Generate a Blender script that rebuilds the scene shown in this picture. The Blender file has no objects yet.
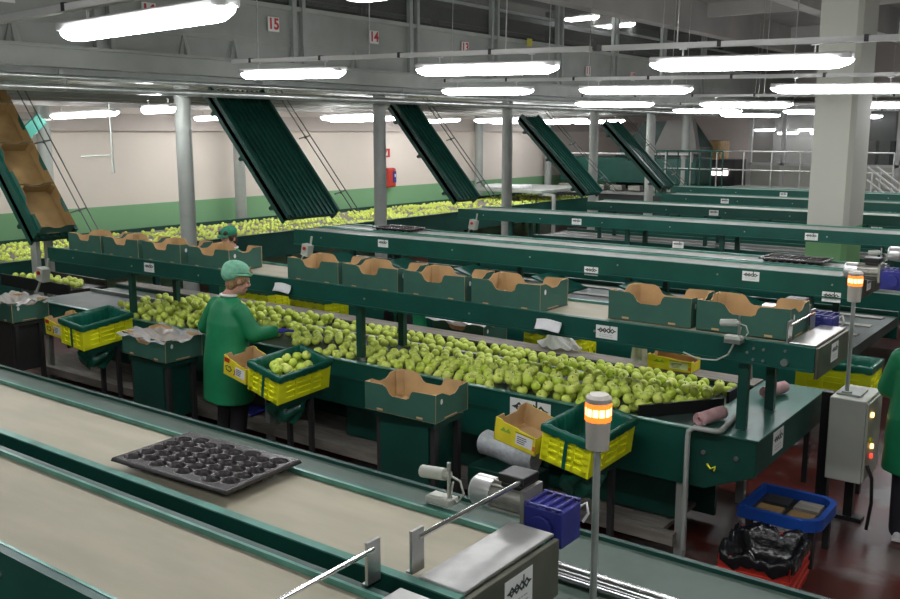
import bpy, math, random
from mathutils import Vector, Matrix, Euler
random.seed(7)
PI = math.pi
SC = bpy.context.scene
COL = SC.collection
R = math.radians

# ------------------------------------------------------------------ materials
def mat(name, col, rough=.5, metal=0., var=.0, scale=6., bump=0., emit=None, es=0., alpha=None, spec=.5, col2=None, stretch=None):
    m = bpy.data.materials.new(name); m.use_nodes = True
    nt = m.node_tree; b = nt.nodes['Principled BSDF']
    b.inputs['Roughness'].default_value = rough; b.inputs['Metallic'].default_value = metal
    b.inputs['Specular IOR Level'].default_value = spec
    c = (*col, 1)
    b.inputs['Base Color'].default_value = c
    if var > 0 or bump > 0 or col2:
        tc = nt.nodes.new('ShaderNodeTexCoord'); mp = nt.nodes.new('ShaderNodeMapping')
        nt.links.new(tc.outputs['Object'], mp.inputs['Vector'])
        if stretch: mp.inputs['Scale'].default_value = stretch
        n = nt.nodes.new('ShaderNodeTexNoise'); n.inputs['Scale'].default_value = scale; n.inputs['Detail'].default_value = 4
        nt.links.new(mp.outputs['Vector'], n.inputs['Vector'])
        r = nt.nodes.new('ShaderNodeValToRGB')
        d = col2 if col2 else tuple(max(0, x*(1-var)) for x in col)
        u = col if col2 else tuple(min(1, x*(1+var)) for x in col)
        r.color_ramp.elements[0].position = .35; r.color_ramp.elements[0].color = (*d, 1)
        r.color_ramp.elements[1].position = .65; r.color_ramp.elements[1].color = (*u, 1)
        nt.links.new(n.outputs['Fac'], r.inputs['Fac'])
        if var > 0 or col2: nt.links.new(r.outputs['Color'], b.inputs['Base Color'])
        if bump > 0:
            bp = nt.nodes.new('ShaderNodeBump'); bp.inputs['Strength'].default_value = bump; bp.inputs['Distance'].default_value = .01
            nt.links.new(n.outputs['Fac'], bp.inputs['Height']); nt.links.new(bp.outputs['Normal'], b.inputs['Normal'])
    if emit:
        b.inputs['Emission Color'].default_value = (*emit, 1); b.inputs['Emission Strength'].default_value = es
    if alpha is not None: b.inputs['Alpha'].default_value = alpha
    return m

M = {}
M['green'] = mat('machine green enamel', (.005, .070, .050), .38, 0, .12, 3)
M['green2'] = mat('dark green enamel', (.005, .050, .036), .42, 0, .15, 3)
M['greentop'] = mat('worn green steel plate', (.03, .13, .10), .3, .2, .15, 5)
M['edge'] = mat('pale green worn edge', (.10, .28, .22), .3, .2, .2, 8)
M['belt'] = mat('beige conveyor belting', (.40, .365, .265), .62, 0, .07, 2.2, .05, stretch=(1, 4, 1))
M['greybelt'] = mat('grey conveyor belting', (.36, .36, .32), .6, 0, .12, 3, stretch=(1, 5, 1))
M['tablebelt'] = mat('dark table belting', (.035, .06, .05), .45, 0, .25, 4)
M['tablegrey'] = mat('grey green table belting', (.065, .10, .078), .5, 0, .10, 5)
M['steel'] = mat('brushed steel', (.55, .55, .53), .3, .9, .1, 12)
M['chrome'] = mat('polished steel', (.75, .75, .74), .15, 1.)
M['alu'] = mat('cast aluminium', (.34, .33, .29), .45, .5, .15, 14)
M['greysteel'] = mat('grey painted steel', (.34, .36, .33), .45, 0, .08, 4)
M['darksteel'] = mat('dark steel', (.05, .05, .05), .5, .4)
M['black'] = mat('black plastic', (.012, .012, .012), .4)
M['tray'] = mat('black tray plastic', (.04, .034, .034), .27, 0, .1, 20)
M['blue'] = mat('blue gearbox paint', (.03, .035, .22), .4, 0, .15, 9)
M['benchblue'] = mat('blue plastic', (.012, .07, .36), .35)
M['white'] = mat('white plate', (.80, .80, .76), .5)
M['paper'] = mat('white paper', (.82, .82, .82), .7, 0, .05, 9)
M['ink'] = mat('dark grey ink', (.04, .05, .05), .6)
M['fine'] = mat('pale grey small print', (.45, .47, .45), .6)
M['red'] = mat('red ink', (.55, .02, .02), .5)
M['redplastic'] = mat('red plastic', (.50, .035, .02), .45)
M['kraft'] = mat('kraft board', (.52, .345, .165), .8, 0, .1, 7)
M['kraftdark'] = mat('kraft board darkened for shade', (.25, .155, .055), .8, 0, .15, 5)  # kraft with the shade on the chute cartons put into its colour
M['cardgreen'] = mat('green printed card', (.036, .12, .085), .6, 0, .08, 5)
M['lime'] = mat('lime yellow plastic', (.88, .90, .018), .42, 0, .06, 8)
M['liner'] = mat('dark green plastic film', (.008, .11, .07), .28, 0, .2, 7, .5)
M['yellow'] = mat('yellow printed card', (.84, .72, .03), .6, 0, .08, 10)
M['orange'] = mat('orange print', (.75, .22, .03), .6)
M['leafprint'] = mat('light green print', (.25, .50, .06), .6)
M['coat'] = mat('green nylon coat', (.006, .205, .078), .55, 0, .12, 6, .25)
M['cap'] = mat('pale green cap', (.20, .50, .33), .75, 0, .12, 30, .4)
M['capdark'] = mat('green cap', (.02, .22, .12), .75, 0, .12, 30, .3)
M['trouser'] = mat('dark trousers', (.012, .012, .016), .8)
M['skin'] = mat('skin', (.52, .28, .19), .55, 0, .06, 20)
M['hair'] = mat('dark blond hair', (.28, .16, .07), .6, 0, .35, 60, .5)
M['darkhair'] = mat('dark brown hair', (.05, .028, .015), .6, 0, .3, 60, .5)
M['glove'] = mat('blue nitrile glove', (.03, .035, .30), .45, 0, .1, 20)
M['redglove'] = mat('reddish glove', (.30, .09, .07), .6)
M['pink'] = mat('pink cloth', (.56, .33, .33), .8, 0, .12, 14, .3)
M['foam'] = mat('white foam sheet', (.62, .66, .68), .6, 0, .12, 30, .5)
M['concrete'] = mat('pale painted concrete', (.50, .50, .43), .7, 0, .06, 2)
M['leaflower'] = mat('green wall paint', (.20, .42, .20), .6, 0, .05, 3)
M['gallery'] = mat('grey gallery sheet', (.33, .345, .31), .5, 0, .10, 1.5)
M['gallery2'] = mat('grey gallery beam', (.38, .40, .36), .45, 0, .10, 2)
M['roof'] = mat('grey roof panel', (.30, .29, .27), .8, 0, .12, .8)
M['roofbeam'] = mat('grey roof beam', (.42, .40, .375), .8, 0, .1, 1)
M['pipe'] = mat('zinc pipe', (.66, .69, .66), .28, .75, .15, 5)
M['rod'] = mat('steel rod', (.12, .13, .12), .4, .6)
M['olive'] = mat('dark olive steel', (.11, .11, .08), .4, .3, .15, 8)
M['satin'] = mat('satin silver', (.72, .72, .70), .32, .6)
M['cabinet'] = mat('cream cabinet paint', (.48, .50, .43), .45, 0, .05, 3)
M['wood'] = mat('grey timber', (.22, .20, .17), .75, 0, .2, 4, stretch=(1, 6, 6))
M['bin'] = mat('black bin film', (.008, .008, .009), .18, 0, 0, 20, .6)
M['teal'] = mat('teal enamel', (.02, .30, .22), .45)
M['pinkwall'] = mat('pale pink panel', (.56, .49, .45), .7)
M['wheel'] = mat('rubber', (.02, .02, .02), .8)
M['cup'] = mat('grey brown sizer cups', (.33, .30, .26), .6, 0, .3, 30)
M['lamp'] = mat('lit fluorescent diffuser', (.9, .9, .9), .4, emit=(.96, .97, 1.0), es=17)
M['lamphouse'] = mat('white lamp housing', (.62, .62, .60), .4)
M['beacon'] = mat('lit amber lens', (.9, .25, .03), .3, emit=(1., .17, .02), es=.8)
M['beaconhot'] = mat('lit beacon bulb', (1, .7, .4), .3, emit=(1., .50, .20), es=2.2)
M['beaconwhite'] = mat('cream lamp plastic', (.50, .46, .40), .4)
M['ledred'] = mat('lit red button', (.6, .03, .02), .4, emit=(1., .05, .03), es=.8)
M['ledamber'] = mat('lit amber button', (.7, .3, .05), .4, emit=(1., .5, .15), es=2.5)
M['glint'] = mat('glowing pale glint', (.8, .8, .8), .5, emit=(1., .9, .88), es=1.2)  # emission painted in for a pale glint, not a light source

def apple_mat():
    m = bpy.data.materials.new('green apple skin'); m.use_nodes = True
    nt = m.node_tree; b = nt.nodes['Principled BSDF']; b.inputs['Roughness'].default_value = .33
    oi = nt.nodes.new('ShaderNodeObjectInfo'); r = nt.nodes.new('ShaderNodeValToRGB')
    r.color_ramp.elements[0].color = (.56, .73, .065, 1); r.color_ramp.elements[1].color = (.77, .85, .18, 1)
    nt.links.new(oi.outputs['Random'], r.inputs['Fac'])
    tc = nt.nodes.new('ShaderNodeTexCoord'); n = nt.nodes.new('ShaderNodeTexNoise'); n.inputs['Scale'].default_value = 22
    nt.links.new(tc.outputs['Object'], n.inputs['Vector'])
    mx = nt.nodes.new('ShaderNodeMixRGB'); mx.blend_type = 'MULTIPLY'; mx.inputs['Fac'].default_value = .12
    nt.links.new(r.outputs['Color'], mx.inputs['Color1']); nt.links.new(n.outputs['Fac'], mx.inputs['Color2'])
    nt.links.new(mx.outputs['Color'], b.inputs['Base Color'])
    return m
M['apple'] = apple_mat()
M['stem'] = mat('brown stem', (.06, .035, .015), .7)

def film_mat(name, col, t):
    m = bpy.data.materials.new(name); m.use_nodes = True
    nt = m.node_tree; b = nt.nodes['Principled BSDF']
    b.inputs['Base Color'].default_value = (*col, 1); b.inputs['Roughness'].default_value = .15
    tr = nt.nodes.new('ShaderNodeBsdfTransparent'); mx = nt.nodes.new('ShaderNodeMixShader'); mx.inputs['Fac'].default_value = t
    out = nt.nodes['Material Output']
    nt.links.new(tr.outputs[0], mx.inputs[1]); nt.links.new(b.outputs[0], mx.inputs[2]); nt.links.new(mx.outputs[0], out.inputs['Surface'])
    return m
M['film'] = film_mat('clear plastic film', (.62, .62, .60), .55)
M['film2'] = film_mat('cloudy plastic film', (.70, .70, .70), .8)
M['mesh'] = film_mat('fine wire mesh', (.22, .23, .21), .35)
M['glass'] = film_mat('office glass', (.10, .13, .12), .35)

def wall_mat(name, up, low, z):
    m = bpy.data.materials.new(name); m.use_nodes = True
    nt = m.node_tree; b = nt.nodes['Principled BSDF']; b.inputs['Roughness'].default_value = .7
    g = nt.nodes.new('ShaderNodeNewGeometry'); s = nt.nodes.new('ShaderNodeSeparateXYZ')
    nt.links.new(g.outputs['Position'], s.inputs[0])
    gt = nt.nodes.new('ShaderNodeMath'); gt.operation = 'GREATER_THAN'; gt.inputs[1].default_value = z
    nt.links.new(s.outputs['Z'], gt.inputs[0])
    n = nt.nodes.new('ShaderNodeTexNoise'); n.inputs['Scale'].default_value = .7; n.inputs['Detail'].default_value = 5
    nt.links.new(g.outputs['Position'], n.inputs['Vector'])
    mx = nt.nodes.new('ShaderNodeMixRGB'); mx.inputs[1].default_value = (*low, 1); mx.inputs[2].default_value = (*up, 1)
    nt.links.new(gt.outputs[0], mx.inputs[0])
    m2 = nt.nodes.new('ShaderNodeMixRGB'); m2.blend_type = 'MULTIPLY'; m2.inputs[0].default_value = .15
    nt.links.new(mx.outputs[0], m2.inputs[1]); nt.links.new(n.outputs['Fac'], m2.inputs[2])
    nt.links.new(m2.outputs[0], b.inputs['Base Color'])
    return m
M['wall'] = wall_mat('beige wall with green dado paint', (.86, .765, .68), (.24, .47, .24), 1.36)
M['pillar'] = wall_mat('pale pillar with green foot paint', (.56, .56, .48), (.20, .42, .18), 1.44)

def floor_mat():
    m = bpy.data.materials.new('worn red painted concrete'); m.use_nodes = True
    nt = m.node_tree; b = nt.nodes['Principled BSDF']; b.inputs['Roughness'].default_value = .35
    tc = nt.nodes.new('ShaderNodeTexCoord'); n = nt.nodes.new('ShaderNodeTexNoise'); n.inputs['Scale'].default_value = 1.3; n.inputs['Detail'].default_value = 6
    nt.links.new(tc.outputs['Object'], n.inputs['Vector'])
    r = nt.nodes.new('ShaderNodeValToRGB'); e = r.color_ramp.elements
    e[0].position = .42; e[0].color = (.07, .012, .009, 1); e[1].position = .60; e[1].color = (.13, .10, .09, 1)
    k = r.color_ramp.elements.new(.54); k.color = (.08, .016, .011, 1)
    nt.links.new(n.outputs['Fac'], r.inputs['Fac']); nt.links.new(r.outputs['Color'], b.inputs['Base Color'])
    return m
M['floor'] = floor_mat()

# ------------------------------------------------------------------ mesh builder
class B:
    def __init__(s):
        s.v = []; s.f = []; s.mi = []; s.sm = []; s.M = Matrix.Identity(4); s.m = 0
    def add(s, vs, fs, smooth=False, m=None):
        b = len(s.v)
        s.v += [tuple(s.M @ Vector(p)) for p in vs]
        for f in fs:
            s.f.append(tuple(b+i for i in f)); s.mi.append(s.m if m is None else m); s.sm.append(smooth)
    def box(s, c, d, rz=0, m=None, rot=None):
        x, y, z = (k/2 for k in d)
        vs = [Vector((a*x, b*y, e*z)) for a in (-1, 1) for b in (-1, 1) for e in (-1, 1)]
        Mx = rot if rot else Matrix.Rotation(rz, 3, 'Z')
        vs = [Mx @ p + Vector(c) for p in vs]
        s.add(vs, [(0, 1, 3, 2), (4, 6, 7, 5), (0, 4, 5, 1), (2, 3, 7, 6), (0, 2, 6, 4), (1, 5, 7, 3)], m=m)
    def bx(s, x0, x1, y0, y1, z0, z1, m=None):
        s.box(((x0+x1)/2, (y0+y1)/2, (z0+z1)/2), (abs(x1-x0), abs(y1-y0), abs(z1-z0)), m=m)
    def beam(s, p, q, w, h, m=None):
        p = Vector(p); q = Vector(q); d = q-p; L = d.length
        x = d.normalized(); up = Vector((0, 0, 1))
        if abs(x.z) > .99: up = Vector((1, 0, 0))
        y = up.cross(x).normalized(); z = x.cross(y)
        s.box((p+q)/2, (L, w, h), rot=Matrix((x, y, z)).transposed(), m=m)
    def ring(s, c, ax, r, n):
        ax = Vector(ax).normalized(); a = Vector((0, 0, 1)) if abs(ax.z) < .9 else Vector((1, 0, 0))
        u = ax.cross(a).normalized(); w = ax.cross(u)
        return [Vector(c)+(u*math.cos(2*PI*i/n)+w*math.sin(2*PI*i/n))*r for i in range(n)]
    def cyl(s, p, q, r, r2=None, n=14, m=None, smooth=True):
        r2 = r if r2 is None else r2; ax = Vector(q)-Vector(p)
        a = s.ring(p, ax, r, n); b = s.ring(q, ax, r2, n)
        s.add(a+b, [(i, (i+1) % n, n+(i+1) % n, n+i) for i in range(n)], smooth, m)
        s.add(a, [tuple(reversed(range(n)))], False, m); s.add(b, [tuple(range(n))], False, m)
    def tube(s, pts, r, n=8, m=None, cap=True):
        pts = [Vector(p) for p in pts]; k = len(pts); rings = []; prev = None
        for i, p in enumerate(pts):
            t = (pts[min(i+1, k-1)]-pts[max(i-1, 0)]).normalized()
            if prev is None:
                a = Vector((0, 0, 1)) if abs(t.z) < .9 else Vector((1, 0, 0)); u = t.cross(a).normalized()
            else:
                u = (prev-t*prev.dot(t)); u = u.normalized() if u.length > 1e-6 else t.orthogonal().normalized()
            prev = u; w = t.cross(u); rr = r[i] if isinstance(r, (list, tuple)) else r
            rings.append([p+(u*math.cos(2*PI*j/n)+w*math.sin(2*PI*j/n))*rr for j in range(n)])
        vs = [q for g in rings for q in g]
        fs = [(i*n+j, i*n+(j+1) % n, (i+1)*n+(j+1) % n, (i+1)*n+j) for i in range(k-1) for j in range(n)]
        s.add(vs, fs, True, m)
        if cap: s.add(rings[0], [tuple(reversed(range(n)))], False, m); s.add(rings[-1], [tuple(range(n))], False, m)
    def loft(s, rings, m=None, smooth=True, cap=True):
        n = len(rings[0]); k = len(rings)
        s.add([q for g in rings for q in g], [(i*n+j, i*n+(j+1) % n, (i+1)*n+(j+1) % n, (i+1)*n+j) for i in range(k-1) for j in range(n)], smooth, m)
        if cap: s.add(rings[0], [tuple(reversed(range(n)))], smooth, m); s.add(rings[-1], [tuple(range(n))], smooth, m)
    def ball(s, c, r, nu=12, nv=8, m=None, rot=None):
        r = (r, r, r) if isinstance(r, (int, float)) else r; vs = []; fs = []
        for i in range(1, nv):
            t = PI*i/nv
            for j in range(nu):
                p = 2*PI*j/nu; vs.append(Vector((math.sin(t)*math.cos(p)*r[0], math.sin(t)*math.sin(p)*r[1], math.cos(t)*r[2])))
        top = len(vs); vs += [Vector((0, 0, r[2])), Vector((0, 0, -r[2]))]
        for i in range(nv-2):
            for j in range(nu): fs.append((i*nu+j, (i+1)*nu+j, (i+1)*nu+(j+1) % nu, i*nu+(j+1) % nu))
        for j in range(nu): fs.append((top, j, (j+1) % nu)); fs.append((top+1, (nv-2)*nu+(j+1) % nu, (nv-2)*nu+j))
        s.add([(rot @ p if rot else p)+Vector(c) for p in vs], fs, True, m)
    def prism(s, poly, axis, a, b, m=None):
        """poly of (u, v) in the plane across axis, pushed from a to b"""
        def P(u, v, w): return {'x': (w, u, v), 'y': (u, w, v), 'z': (u, v, w)}[axis]
        n = len(poly)
        s.add([P(u, v, a) for u, v in poly]+[P(u, v, b) for u, v in poly],
              [tuple(range(n)), tuple(reversed(range(n, 2*n)))]+[(i, n+i, n+(i+1) % n, (i+1) % n) for i in range(n)], m=m)
    def grid(s, fn, nu, nv, m=None, smooth=True):
        s.add([fn(i/nu, j/nv) for i in range(nu+1) for j in range(nv+1)],
              [(i*(nv+1)+j, (i+1)*(nv+1)+j, (i+1)*(nv+1)+j+1, i*(nv+1)+j+1) for i in range(nu) for j in range(nv)], smooth, m)
    def mesh(s, name, mats):
        me = bpy.data.meshes.new(name); me.from_pydata(s.v, [], s.f)
        for k in (mats if isinstance(mats, (list, tuple)) else [mats]): me.materials.append(M[k] if isinstance(k, str) else k)
        me.polygons.foreach_set('material_index', s.mi); me.polygons.foreach_set('use_smooth', s.sm); me.update()
        return me
    def fix(s, me):
        import bmesh
        bm = bmesh.new(); bm.from_mesh(me); bmesh.ops.recalc_face_normals(bm, faces=bm.faces); bm.to_mesh(me); bm.free()
    def obj(s, name, mats, parent=None, bevel=0, loc=None, fix=True):
        me = s.mesh(name, mats)
        if fix: s.fix(me)
        return link(name, me, parent, bevel, loc)

def link(name, me, parent=None, bevel=0, loc=None):
    o = bpy.data.objects.new(name, me); COL.objects.link(o)
    if parent: o.parent = parent
    if loc: o.location = loc
    if bevel:
        md = o.modifiers.new('edge', 'BEVEL'); md.width = bevel; md.segments = 2; md.limit_method = 'ANGLE'; md.angle_limit = R(40)
    return o
def tag(o, label, cat, group=None, kind=None):
    o['label'] = label; o['category'] = cat
    if group: o['group'] = group
    if kind: o['kind'] = kind
    return o
def thing(name, label, cat, loc=(0, 0, 0), rot=(0, 0, 0), group=None, kind=None):
    o = bpy.data.objects.new(name, None); COL.objects.link(o); o.location = loc; o.rotation_euler = rot
    o.empty_display_size = .1
    return tag(o, label, cat, group, kind)
def kids(o, pool=None): return [c for c in o.children]
def dup(o, loc=None, rot=None, label=None, group=None, parent=None):
    c = o.copy(); COL.objects.link(c)
    if parent: c.parent = parent
    if loc is not None: c.location = loc
    if rot is not None: c.rotation_euler = rot
    if label: c['label'] = label
    if group: c['group'] = group
    for k in list(o.children): dup(k, parent=c)
    return c
def text_mesh(s, size, mt, ext=.001):
    cu = bpy.data.curves.new('writing', 'FONT'); cu.body = s; cu.size = size; cu.extrude = ext; cu.offset = size*.03; cu.align_x = 'CENTER'; cu.align_y = 'CENTER'
    o = bpy.data.objects.new('writing', cu); COL.objects.link(o); bpy.context.view_layer.update()
    me = bpy.data.meshes.new_from_object(o.evaluated_get(bpy.context.evaluated_depsgraph_get()))
    bpy.data.objects.remove(o); me.materials.clear(); me.materials.append(M[mt]); return me
def remesh(b, name, mats, voxel, smooth=3, parent=None, dec=0):
    me = b.mesh(name, mats); o = bpy.data.objects.new(name, me); COL.objects.link(o)
    md = o.modifiers.new('r', 'REMESH'); md.mode = 'VOXEL'; md.voxel_size = voxel; md.use_smooth_shade = True
    if smooth: sm = o.modifiers.new('s', 'SMOOTH'); sm.iterations = smooth; sm.factor = .5
    bpy.context.view_layer.update()
    me2 = bpy.data.meshes.new_from_object(o.evaluated_get(bpy.context.evaluated_depsgraph_get()))
    bpy.data.objects.remove(o); me2.materials.clear()
    for k in (mats if isinstance(mats, (list, tuple)) else [mats]): me2.materials.append(M[k])
    me2.polygons.foreach_set('use_smooth', [True]*len(me2.polygons))
    return link(name, me2, parent)
def hsh(*a):
    x = math.sin(sum(k*q for k, q in zip(a, (12.9898, 78.233, 37.719, 51.3))))*43758.5453
    return x-math.floor(x)

# ------------------------------------------------------------------ camera, world
H = 2.75
cam = bpy.data.cameras.new('camera'); co = bpy.data.objects.new('camera', cam); COL.objects.link(co)
cam.sensor_width = 36; cam.lens = 36*937/900; cam.clip_start = .05; cam.clip_end = 200
pitch = math.atan(167/937); yaw = R(36.8)
Fw = Vector((-math.sin(yaw)*math.cos(pitch), math.cos(yaw)*math.cos(pitch), -math.sin(pitch)))
co.location = (0, 0, H); co.rotation_euler = Fw.to_track_quat('-Z', 'Y').to_euler()
SC.camera = co
w = bpy.data.worlds.new('hall air'); SC.world = w; w.use_nodes = True
w.node_tree.nodes['Background'].inputs['Color'].default_value = (.85, .95, .9, 1)
w.node_tree.nodes['Background'].inputs['Strength'].default_value = .05
SC.view_settings.view_transform = 'Standard'; SC.view_settings.look = 'None'; SC.view_settings.gamma = 1; SC.view_settings.exposure = 1.2
SC.view_settings.use_curve_mapping = False
SC.cycles.max_bounces = 6; SC.cycles.diffuse_bounces = 3; SC.cycles.transparent_max_bounces = 12; SC.cycles.sample_clamp_indirect = 4

def struct(name, b, m, label, bevel=0):
    o = b.obj(name, m, None, bevel); return tag(o, label, name.split('_')[0], kind='structure')

# ------------------------------------------------------------------ room shell
b = B(); b.bx(-16.3, 6, -3, 46, -.12, 0); struct('floor', b, 'floor', 'worn red painted concrete floor of the packing hall')
b = B(); b.bx(-16.3, -16, -3, 46, 0, 3.4); struct('wall_left', b, 'wall', 'beige wall with green painted lower band behind the sizing belt')
b = B(); b.bx(-16, 6, 33, 33.3, 0, 5.6); struct('wall_back', b, 'pinkwall', 'pale far end wall of the hall behind the offices')
b = B(); b.bx(-16, -15.86, -3, 33, 2.78, 3.1); struct('trim_1', b, 'pinkwall', 'beige boxed ledge along the top of the left wall')
b = B(); b.bx(-14.2, -14, -3, 33, 3.55, 5.6); struct('wall_upper', b, 'roof', 'dark upper wall behind the overhead gallery')
b = B()
b.bx(-16, 6, -3, 33, 5.6, 5.75)
struct('ceiling', b, 'roof', 'dark grey underside of the hall roof')
for i, (x, z) in enumerate(((-12, 5.0), (-8.6, 4.95), (-5.4, 4.95), (-1.2, 4.95), (2, 5.0))):
    b = B(); b.bx(x-.15, x+.15, -3, 33, z, 5.6)
    o = struct('trim_%d' % (i+2), b, 'roofbeam', ['first', 'second', 'third', 'fourth', 'fifth'][i]+' grey roof beam counted from the left wall'); 
for i, y in enumerate((9, 15, 21, 27)):
    b = B(); b.bx(-14, 6, y-.08, y+.08, 5.3, 5.6)
    struct('trim_%d' % (i+7), b, 'roofbeam', ['nearest', 'second nearest', 'third nearest', 'farthest'][i]+' grey roof purlin crossing above the hanging lights')
b = B(); b.bx(-16, -10.0, -3, 33, 3.36, 3.5); struct('mezzanine_slab', b, 'greysteel', 'grey underside of the mezzanine floor along the left wall')
# concrete pillar
b = B(); b.prism([(-3.88, 13.6), (-3.40, 13.6), (-3.34, 13.68), (-3.34, 14.45), (-3.88, 14.45)], 'z', 0, 5.6)
tag(b.obj('concrete_pillar', 'pillar'), 'big square pale concrete pillar with green painted foot', 'pillar', kind='structure')

# ------------------------------------------------------------------ overhead gallery
GX = -9.8
g = thing('overhead_gallery', 'grey overhead box conveyor gallery with numbered side panels', 'gallery', (GX, 0, 0), kind='structure')
b = B(); b.bx(-.06, 0, -3, 32, 3.70, 4.40); b.bx(-.02, .012, -3, 32, 3.99, 4.03)
b.bx(0, .02, -3, 32, 3.92, 3.955); b.obj('side_panel', 'gallery', g)
b = B(); b.bx(-.1, .05, -3, 32, 4.40, 4.46); b.obj('top_rail', 'gallery2', g)
b = B(); b.bx(-.16, .06, -3, 32, 3.46, 3.66); b.bx(-.2, .12, -3, 32, 3.655, 3.69); b.obj('lower_beam', 'gallery2', g)
for y in (2.6, 4.5, 6.4, 9.45, 12.0, 14.3, 16.6, 19, 21.5, 24):
    b = B(); b.bx(0, .07, y-.05, y+.03, 3.69, 5.55); b.bx(0, .07, y+.14, y+.2, 3.69, 5.55); b.bx(.0, .03, y+.03, y+.14, 3.69, 3.74); b.obj('upright', 'greysteel', g)
for y in (3.3, 5.4, 7.6, 8.4, 10.7, 13.1, 15.4):
    b = B(); b.prism([(0, 3.69), (.09, 3.69), (.02, 3.95), (0, 3.95)], 'y', y-.02, y+.02)
    b.prism([(y-.09, 3.69), (y+.09, 3.69), (y+.02, 3.93), (y-.02, 3.93)], 'x', .0, .03); b.obj('gusset', 'gallery2', g)
b = B(); b.bx(-.03, -.02, 2, 32, 4.46, 5.45); b.obj('wire_mesh_fence', 'mesh', g)
b = B()
for z in (4.9, 5.4): b.bx(-.05, .0, 2, 32, z, z+.05)
b.obj('fence_rail', 'greysteel', g)
b = B(); b.bx(-3.4, -2.2, 8, 30, 3.5, 4.9); b.bx(-1.6, -.5, 10, 30, 4.3, 4.45); b.bx(-1.7, -.5, 10, 30, 4.9, 5.0)
for k in range(10): b.bx(-1.1, -1.0, 10+2*k, 10.1+2*k, 3.5, 5.3)
b.obj('gallery_conveyor', 'darksteel', g)
# number signs
for txt, y, z in (('17', 5.35, 4.18), ('16', 7.1, 4.17), ('15', 9.08, 4.19), ('14', 11.13, 4.18), ('13', 13.5, 4.19), ('11', 17.9, 4.02), ('10', 20.0, 4.0)):
    t = thing('number_sign', 'white plate with red number %s on the overhead gallery' % txt, 'sign', (GX+.025, y, z), (0, 0, PI/2), 'gallery number signs')
    b = B(); b.bx(-.1, .1, -.006, 0, -.095, .095); b.obj('plate', 'white', t)
    o = link('numeral', text_mesh(txt, .20, 'red', .001), t); o.rotation_euler = (PI/2, 0, 0); o.location = (0, -.0075, 0)
# warning plate
b = B(); b.bx(-.005, 0, -.09, .09, -.07, .07); o = b.obj('warning_plate', mat('yellow plate', (.6, .55, .05), .5)); o.location = (GX+.08, 15.5, 4.42); tag(o, 'small yellow warning plate on the overhead gallery', 'sign')

# pipes along the gallery underside
def pipe(name, x, z, r, y0, y1, m, label, brack=True):
    t = thing(name, label, 'pipe', (x, 0, z), group='pipes under the gallery')
    b = B(); b.cyl((0, y0, 0), (0, y1, 0), r, n=12); b.obj('pipe_run', m, t)
    if brack:
        for y in range(3, 26, 3): b = B(); b.bx(-.015, .015, y-.02, y+.02, r-.005, .06+r); b.obj('hanger', 'greysteel', t)
pipe('silver_pipe', -9.86, 3.24, .045, -2, 26, 'pipe', 'bright silver pipe running under the gallery edge')
pipe('silver_pipe', -9.93, 3.36, .03, -2, 26, 'pipe', 'thin silver pipe just behind the bright one')
pipe('grey_pipe', -12.2, 3.27, .05, -2, 27, 'greysteel', 'grey pipe under the middle of the mezzanine')
pipe('grey_pipe', -13.4, 3.26, .05, -2, 27, 'roofbeam', 'dull pipe under the mezzanine near the wall')
for k, x in enumerate((-12.6, -14.8)):
    b = B(); b.bx(x-.1, x+.1, -2, 27, 3.19, 3.34); tag(b.obj('cable_tray', 'roofbeam'), ('grey cable tray under the mezzanine, nearer the gallery', 'grey cable tray under the mezzanine, nearer the wall')[k], 'cable tray')

# high lamps under the roof
HIGH = [(-10.25, 18.2, 5.15), (-10.25, 19.9, 5.15)]
# steel columns
def column(x, y, h, r, label):
    t = thing('steel_column', label, 'column', (x, y, 0), group='grey steel columns')
    b = B(); b.cyl((0, 0, .012), (0, 0, h-.012), r, n=20); b.obj('shaft', 'greysteel', t)
    b = B(); b.box((0, 0, .006), (r*3, r*3, .012)); b.obj('base_plate', 'greysteel', t)
    b = B(); b.box((0, 0, h-.006), (r*2.6, r*2.6, .012)); b.obj('cap_plate', 'greysteel', t)
n_ = ['left of the wide green chute', 'between the wide green chute and the second green chute', 'right of the second green chute', 'beside the third green chute']
for k, (x, y) in enumerate(((-10.4, 8.0), (-10.4, 11.95), (-10.4, 15.8), (-10.4, 19.4))):
    column(x, y, 3.36, .105, 'grey steel column under the gallery '+n_[k])
for k, (x, y) in enumerate(((-15.72, 9.1), (-15.72, 13.5), (-15.72, 22.4), (-15.72, 26.3))):
    column(x, y, 3.36, .12, ['grey wall side column by the brown box chute', 'grey wall side column behind the wide green chute', 'grey wall side column behind the second chute', 'farthest grey wall side column past the last apples'][k])
for k, (x, y) in enumerate(((-10.9, 23.5), (-11.1, 26.3))): column(x, y, 3.36, .12, ['grey steel column in front of the green sorter machine', 'grey steel column behind the green railing'][k])

# ------------------------------------------------------------------ hanging lights
def light_proto():
    t = thing('fluorescent_light', 'x', 'light', (0, 0, 0))
    b = B(); L = .76
    pr = [(-.07, 0), (-.06, -.038), (-.033, -.062), (.033, -.062), (.06, -.038), (.07, 0)]
    rings = []
    for x, k in ((-L-.01, .2), (-L+.02, .55), (-L+.10, .95), (-L+.16, 1), (L-.16, 1), (L-.10, .95), (L-.02, .55), (L+.01, .2)): rings.append([Vector((x, u*k, v*k)) for u, v in pr])
    b.loft(rings); b.obj('diffuser', 'lamp', t)
    b = B(); b.bx(-L, L, -.055, .055, .001, .05); b.obj('housing', 'lamphouse', t, .01)
    for x in (-.5, .5): b = B(); b.cyl((x, 0, .05), (x, 0, .10), .008, n=8); b.bx(x-.03, x+.03, -.012, .012, .1, .11); b.obj('hanger', 'steel', t)
    return t
lp = light_proto(); first = [True]
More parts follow.
